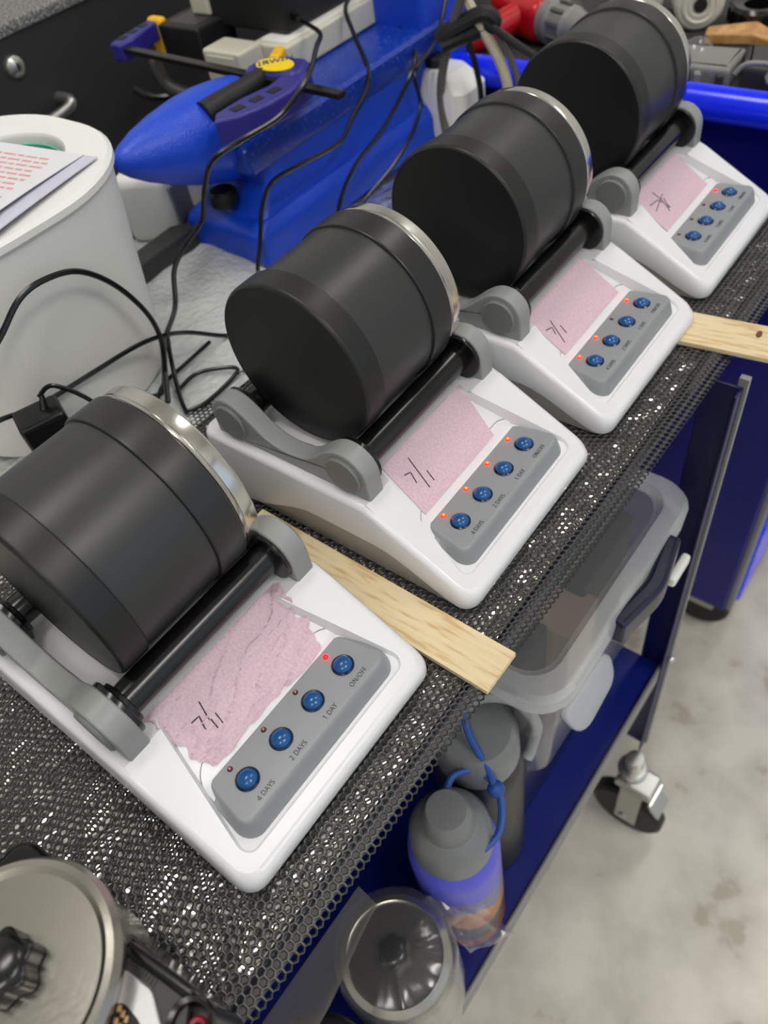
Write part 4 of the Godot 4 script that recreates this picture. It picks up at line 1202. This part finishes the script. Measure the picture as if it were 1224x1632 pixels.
# ---------------------------------------------------------------- lower shelf
func star_knob(parent: Node3D, at: Vector3, r: float, h: float, turn: float) -> void:
	var q := PackedVector2Array()
	for i in 120:
		var a := TAU * i / 120.0 + turn
		var k := r * (0.90 + 0.10 * cos((a - turn) * 6.0))
		q.append(Vector2(cos(a), sin(a)) * k)
	var kn := part("star_knob", prism(q, h, 0.0016, true).at(at.x, at.y, at.z), M.black, parent)
	part("knob_dome", dome(r * 0.78, h * 0.30, 24).at(at.x, at.y + h - 0.0003, at.z), M.black, kn)

func shelf_things() -> void:
	# clear bin with a blue latch
	var b := thing("clear_bin", "clear plastic storage bin with a navy latch on the lower shelf", "storage bin", V(0.2923, -0.487, -0.0248))
	b.scale = Vector3.ONE * 1.085
	var rr := func(hx: float, hz: float, y: float, r: float) -> PackedVector3Array:
		return roundring(hx, hz, y, r)
	part("bin_wall", loft([rr.call(0.105, 0.098, 0.135, 0.02), rr.call(0.107, 0.10, 0.14, 0.022), rr.call(0.118, 0.112, 0.318, 0.026)], true), M.clear, b)
	part("lid_rim", loft([rr.call(0.120, 0.114, 0.312, 0.028), rr.call(0.127, 0.121, 0.312, 0.032), rr.call(0.128, 0.122, 0.330, 0.032), rr.call(0.124, 0.118, 0.336, 0.030), rr.call(0.112, 0.104, 0.336, 0.026), rr.call(0.106, 0.098, 0.330, 0.024)], false).fix(), M.clearedge, b)
	part("lid_panel", loft([rr.call(0.107, 0.099, 0.3285, 0.024), rr.call(0.107, 0.099, 0.3305, 0.024)]), M.clear, b)
	part("latch", prism(roundpoly([Vector2(-0.052, -0.002), Vector2(0.0, 0.006), Vector2(0.052, -0.002), Vector2(0.052, 0.012), Vector2(0.0, 0.022), Vector2(-0.052, 0.012)], [0.003, 0.06, 0.003, 0.003, 0.06, 0.003], 5), 0.028, 0.004, true).at(0.020, 0.305, 0.117), M.latch, b)
	part("end_clip", rbox(Vector3(0.034, 0.012, 0.008), 0.003, 2).at(0.075, 0.285, 0.132), M.bin, b)
	part("corner_flap", prism(roundpoly([Vector2(-0.045, -0.020), Vector2(0.030, -0.020), Vector2(0.024, 0.016), Vector2(-0.036, 0.022)], [0.008, 0.014, 0.016, 0.020], 5), 0.007, 0.0025, true).rot(Vector3.RIGHT, PI / 2 - 0.35).at(-0.062, 0.276, 0.120), M.clearedge, b)
	tag(part("foam_block", box(-0.045, 0.0, -0.10, 0.060, 0.168, 0.10, 0.004).at(0.344, T - 0.487 + 0.157, -0.041), M.foam), "dark foam block inside the clear bin toward the cart post", "foam")
	tag(part("cardboard_insert", box(-0.02, 0.0, -0.06, 0.036, 0.15, 0.09, 0.003).at(0.272, T - 0.487 + 0.157, -0.02), M.tan), "tan cardboard insert in the middle of the clear bin", "cardboard")
	tag(part("tool_case", box(-0.035, 0.0, -0.08, 0.026, 0.165, 0.062, 0.004).at(0.222, T - 0.487 + 0.157, -0.012), M.foam), "dark case inside the clear bin at the bottle end", "case")
	var nb := thing("navy_box", "dark navy box under the clear storage bin", "box", V(0.269, -0.4865, -0.038))
	nb.scale = Vector3.ONE * 1.06
	part("box_wall", rbox(Vector3(0.19, 0.128, 0.19), 0.006, 2).at(0, 0.0645, 0), M.navydark, nb)
	part("box_lip", rbox(Vector3(0.198, 0.012, 0.198), 0.004, 2).at(0, 0.131, 0), M.navydark, nb)
	# dark bottle with a grey loop lid
	var d := thing("dark_bottle", "charcoal drinking bottle with a pale grey carry loop", "bottle", V(0.1376, -0.4865, 0.0394))
	d.scale = Vector3.ONE * 1.072
	part("bottle_body", lathe([Vector2(0, 0), Vector2(0.037, 0), Vector2(0.040, 0.003), Vector2(0.040, 0.205), Vector2(0.038, 0.222), Vector2(0.033, 0.232), Vector2(0, 0.232)], 36), M.bottlegrey, d)
	part("bottle_lid", lathe([Vector2(0, 0.230), Vector2(0.036, 0.230), Vector2(0.037, 0.234), Vector2(0.036, 0.262), Vector2(0.030, 0.272), Vector2(0, 0.276)], 36), M.lidgrey, d)
	part("carry_loop", tube([Vector3(0.0, 0.262, -0.02), Vector3(0.016, 0.292, -0.006), Vector3(0.032, 0.288, 0.018), Vector3(0.040, 0.250, 0.034), Vector3(0.034, 0.215, 0.034), Vector3(0.026, 0.205, 0.034)], 0.0055, 10), M.loop, d)
	# blue bottle with a desert print
	var u := thing("printed_bottle", "violet-blue drinking bottle with an orange desert print and blue strap", "bottle", V(0.0620, -0.4865, 0.0608))
	u.scale = Vector3.ONE * 1.06
	var pr := [Vector2(0, 0), Vector2(0.037, 0), Vector2(0.040, 0.003)]
	for i in 12:
		pr.append(Vector2(0.040, 0.012 + 0.0165 * i))
	pr.append_array([Vector2(0.039, 0.204), Vector2(0.035, 0.214), Vector2(0.030, 0.220), Vector2(0, 0.220)])
	part("bottle_body", lathe(pr, 40, true), print_mat(), u)
	part("bottle_lid", lathe([Vector2(0, 0.216), Vector2(0.034, 0.216), Vector2(0.0355, 0.220), Vector2(0.034, 0.240), Vector2(0.029, 0.252), Vector2(0.022, 0.258), Vector2(0.020, 0.275), Vector2(0.016, 0.282), Vector2(0, 0.284)], 36), M.lidgrey, u)
	part("strap", tube([Vector3(0.012, 0.262, -0.012), Vector3(0.030, 0.268, -0.014), Vector3(0.046, 0.262, 0.0), Vector3(0.044, 0.246, 0.020), Vector3(0.020, 0.238, 0.034), Vector3(-0.004, 0.240, 0.030)], 0.0030, 8), M.strap, u)
	part("strap", tube([Vector3(0.044, 0.248, 0.016), Vector3(0.050, 0.266, 0.006), Vector3(0.058, 0.290, -0.016), Vector3(0.070, 0.305, -0.030)], 0.0030, 8), M.strap, u)
	part("strap_knot", ball(0.0075).at(0.045, 0.250, 0.016), M.strap, u)
	# bagged steel pot and a second pot below the frame edge
	var s := thing("bagged_pot", "steel pot with a black star knob wrapped in a clear plastic bag", "pot", V(-0.038, -0.4865, 0.0645))
	s.scale = Vector3.ONE * 1.072
	part("pot_wall", lathe([Vector2(0, 0), Vector2(0.040, 0), Vector2(0.043, 0.004), Vector2(0.043, 0.160), Vector2(0, 0.160)], 40), M.steel, s)
	part("pot_lid", lathe([Vector2(0, 0.158), Vector2(0.0445, 0.158), Vector2(0.0465, 0.163), Vector2(0.0455, 0.170), Vector2(0.040, 0.1735), Vector2(0.037, 0.172), Vector2(0, 0.1725)], 48), M.steel, s)
	star_knob(s, Vector3(0, 0.1722, 0), 0.0140, 0.0105, 0.3)
	var bg := FastNoiseLite.new()
	bg.seed = 3; bg.frequency = 22.0
	var rings := []
	for e in [[0.048, 0.004], [0.050, 0.05], [0.051, 0.11], [0.0515, 0.160], [0.050, 0.176], [0.047, 0.181], [0.040, 0.185], [0.028, 0.1885], [0.018, 0.190], [0.008, 0.1905], [0.001, 0.1906]]:
		var ring := PackedVector3Array()
		for k in 56:
			var a := TAU * k / 56
			var q: float = e[0] * (1.0 + (0.05 if e[0] > 0.047 else 0.0) * bg.get_noise_3d(cos(a) * 0.12, sin(a) * 0.12, e[1]))
			ring.append(Vector3(cos(a) * q, e[1] + 0.004 * smoothstep(0.02, 0.045, e[0]) * bg.get_noise_3d(cos(a) * 0.2, 3.0, sin(a) * 0.2), sin(a) * q))
		rings.append(ring)
	var bag := part("plastic_bag", loft(rings, true), M.bag, s, 70.0)
	var flap := func(p: float, q: float) -> Vector3:
		return Vector3(0.040 + 0.038 * p, 0.140 + 0.03 * q - 0.02 * p + 0.006 * sin(p * 9.0 + q * 5.0), 0.045 - 0.05 * q + 0.020 * p + 0.004 * sin(q * 11.0))
	part("bag_flap", slabmesh(flap, 12, 10, 0.0004), M.bag, bag, 20.0)
	var p2 := thing("steel_pot", "dim steel pot at the bottom edge under the hanging plastic", "pot", V(-0.152, -0.4865, 0.0715))
	p2.scale = Vector3.ONE * 1.072
	part("pot_wall", lathe([Vector2(0, 0), Vector2(0.044, 0), Vector2(0.047, 0.004), Vector2(0.047, 0.160), Vector2(0, 0.160)], 40), M.steel, p2)
	part("pot_lid", lathe([Vector2(0, 0.158), Vector2(0.049, 0.158), Vector2(0.051, 0.163), Vector2(0.050, 0.170), Vector2(0.044, 0.1735), Vector2(0, 0.1725)], 48), M.steel, p2)
	star_knob(p2, Vector3(0, 0.1725, 0), 0.0135, 0.012, 0.1)

func print_mat() -> StandardMaterial3D:
	var im := Image.create(256, 256, false, Image.FORMAT_RGB8)
	var f := FastNoiseLite.new()
	f.seed = 21; f.frequency = 0.03
	for x in 256:
		var a := TAU * x / 256.0
		var nx := cos(a) * 40.0
		var nz := sin(a) * 40.0
		for y in 256:
			var h := 1.0 - y / 255.0   # 0 foot, 1 neck
			var n := f.get_noise_3d(nx, y * 0.5, nz)
			var c := Color(0.33, 0.34, 0.82)
			if h < 0.66 + 0.03 * n:
				c = Color(0.45, 0.43, 0.62)
			if h < 0.52 + 0.10 * f.get_noise_2d(nx, nz):
				c = Color(0.66, 0.40, 0.20).lerp(Color(0.80, 0.55, 0.28), 0.5 + n)
			if h < 0.37 + 0.06 * f.get_noise_2d(nx * 1.3, nz + 30.0):
				c = Color(0.16, 0.15, 0.17).lerp(Color(0.28, 0.22, 0.20), 0.5 + n)
			if h < 0.22 + 0.05 * n:
				c = Color(0.62, 0.30, 0.16)
			im.set_pixel(x, y, c)
	var m := mat(Color.WHITE, 0.3)
	m.albedo_texture = ImageTexture.create_from_image(im)
	return m

# ---------------------------------------------------------------- the polisher at the lower left
func polisher() -> void:
	var p := thing("polishing_machine", "steel-lidded machine with a black star knob at the lower left", "machine", V(-0.1745, 0, 0.020))
	part("machine_base", prism(roundpoly([Vector2(-0.075, -0.065), Vector2(0.040, -0.065), Vector2(0.044, 0.066), Vector2(-0.075, 0.085)], [0.012, 0.012, 0.012, 0.012], 5), 0.070, 0.004).at(0, 0.004, 0), M.black, p)
	part("bowl", lathe([Vector2(0, 0.04), Vector2(0.044, 0.04), Vector2(0.0465, 0.044), Vector2(0.0465, 0.092), Vector2(0, 0.092)], 56), M.steel, p)
	part("lid", lathe([Vector2(0, 0.090), Vector2(0.0485, 0.090), Vector2(0.0505, 0.093), Vector2(0.0508, 0.097), Vector2(0.0485, 0.1012), Vector2(0.0455, 0.1020), Vector2(0.0436, 0.1006), Vector2(0.0425, 0.0996), Vector2(0, 0.0998)], 72), M.steel, p, 30.0)
	star_knob(p, Vector3(0.0042, 0.0996, 0.0004), 0.0150, 0.013, 0.35)
	var plate := Transform3D(Basis.from_scale(Vector3(0.926, 1.0, 0.926)), Vector3(0.0035, 0.030, 0.0153))
	var br := part("scale_plate", prism(roundpoly([Vector2(0.020, 0.006), Vector2(0.037, 0.010), Vector2(0.0425, 0.052), Vector2(0.030, 0.062), Vector2(0.012, 0.062)], [0.001, 0.001, 0.002, 0.003, 0.002], 4), 0.004, 0.0006).at(0, 0.046, 0).xf(plate), M.darkgrey, p)
	for k in 9:
		var big := k % 4 == 0
		part("scale_mark", rbox(Vector3(0.0050 if big else 0.0034, 0.0003, 0.0005), 0.0001, 1).rot(Vector3.UP, 0.25).at(0.0362 - (0.0 if big else 0.0006), 0.0502, 0.018 + 0.0021 * k).xf(plate), M.blackmat, br)
	var sb := part("silver_bracket", prism(roundpoly([Vector2(0.000, 0.020), Vector2(0.031, 0.017), Vector2(0.0335, 0.036), Vector2(0.027, 0.050), Vector2(0.022, 0.070), Vector2(-0.01, 0.070)], [0.002, 0.004, 0.010, 0.012, 0.004, 0.002], 6), 0.003, 0.001).at(0, 0.0498, 0).xf(plate), M.silver, p)
	part("bracket_window", prism(roundpoly([Vector2(-0.004, 0.028), Vector2(0.022, 0.0265), Vector2(0.0215, 0.040), Vector2(0.016, 0.064), Vector2(-0.010, 0.064)], [0.002, 0.005, 0.004, 0.003, 0.002], 5), 0.0004, 0.0).at(0, 0.0527, 0).xf(plate), M.blackmat, sb)
	for i in 3:
		for k in 3:
			part("contact_pin", rbox(Vector3(0.0030, 0.0014, 0.0022), 0.0007, 2).rot(Vector3.UP, 0.6).at(0.0190 - 0.0042 * i - 0.0004 * k, 0.0534, 0.0300 + 0.0030 * k + 0.0026 * i).xf(plate), M.gold, sb)
	var so := part("socket_housing", lathe([Vector2(0.0075, 0), Vector2(0.0118, 0), Vector2(0.0118, 0.046), Vector2(0.0108, 0.048), Vector2(0.0086, 0.047), Vector2(0.0075, 0.040), Vector2(0.0075, 0)], 32).at(0.0350, 0.006, 0.0615).xf(plate), M.black, p)
	part("pink_grommet", lathe([Vector2(0.0020, 0), Vector2(0.0052, 0), Vector2(0.0054, 0.005), Vector2(0.0042, 0.0065), Vector2(0.0025, 0.006), Vector2(0.0020, 0)], 24).at(0.0350, 0.040, 0.0630).xf(plate), M.pinkrub, so)
	part("black_edge_bar", rbox(Vector3(0.0065, 0.012, 0.044), 0.0025, 2).rot(Vector3.UP, 0.13).at(0.0405, 0.046, 0.032).xf(plate), M.black, p)
	tag(part("black_tool_case", box(-0.04, 0, -0.02, 0.02, 0.02, 0.03, 0.003, 2).rot(Vector3.UP, 0.5).at(-0.222, T + 0.001, -0.090), M.black), "glossy black case corner behind the steel lid", "case")
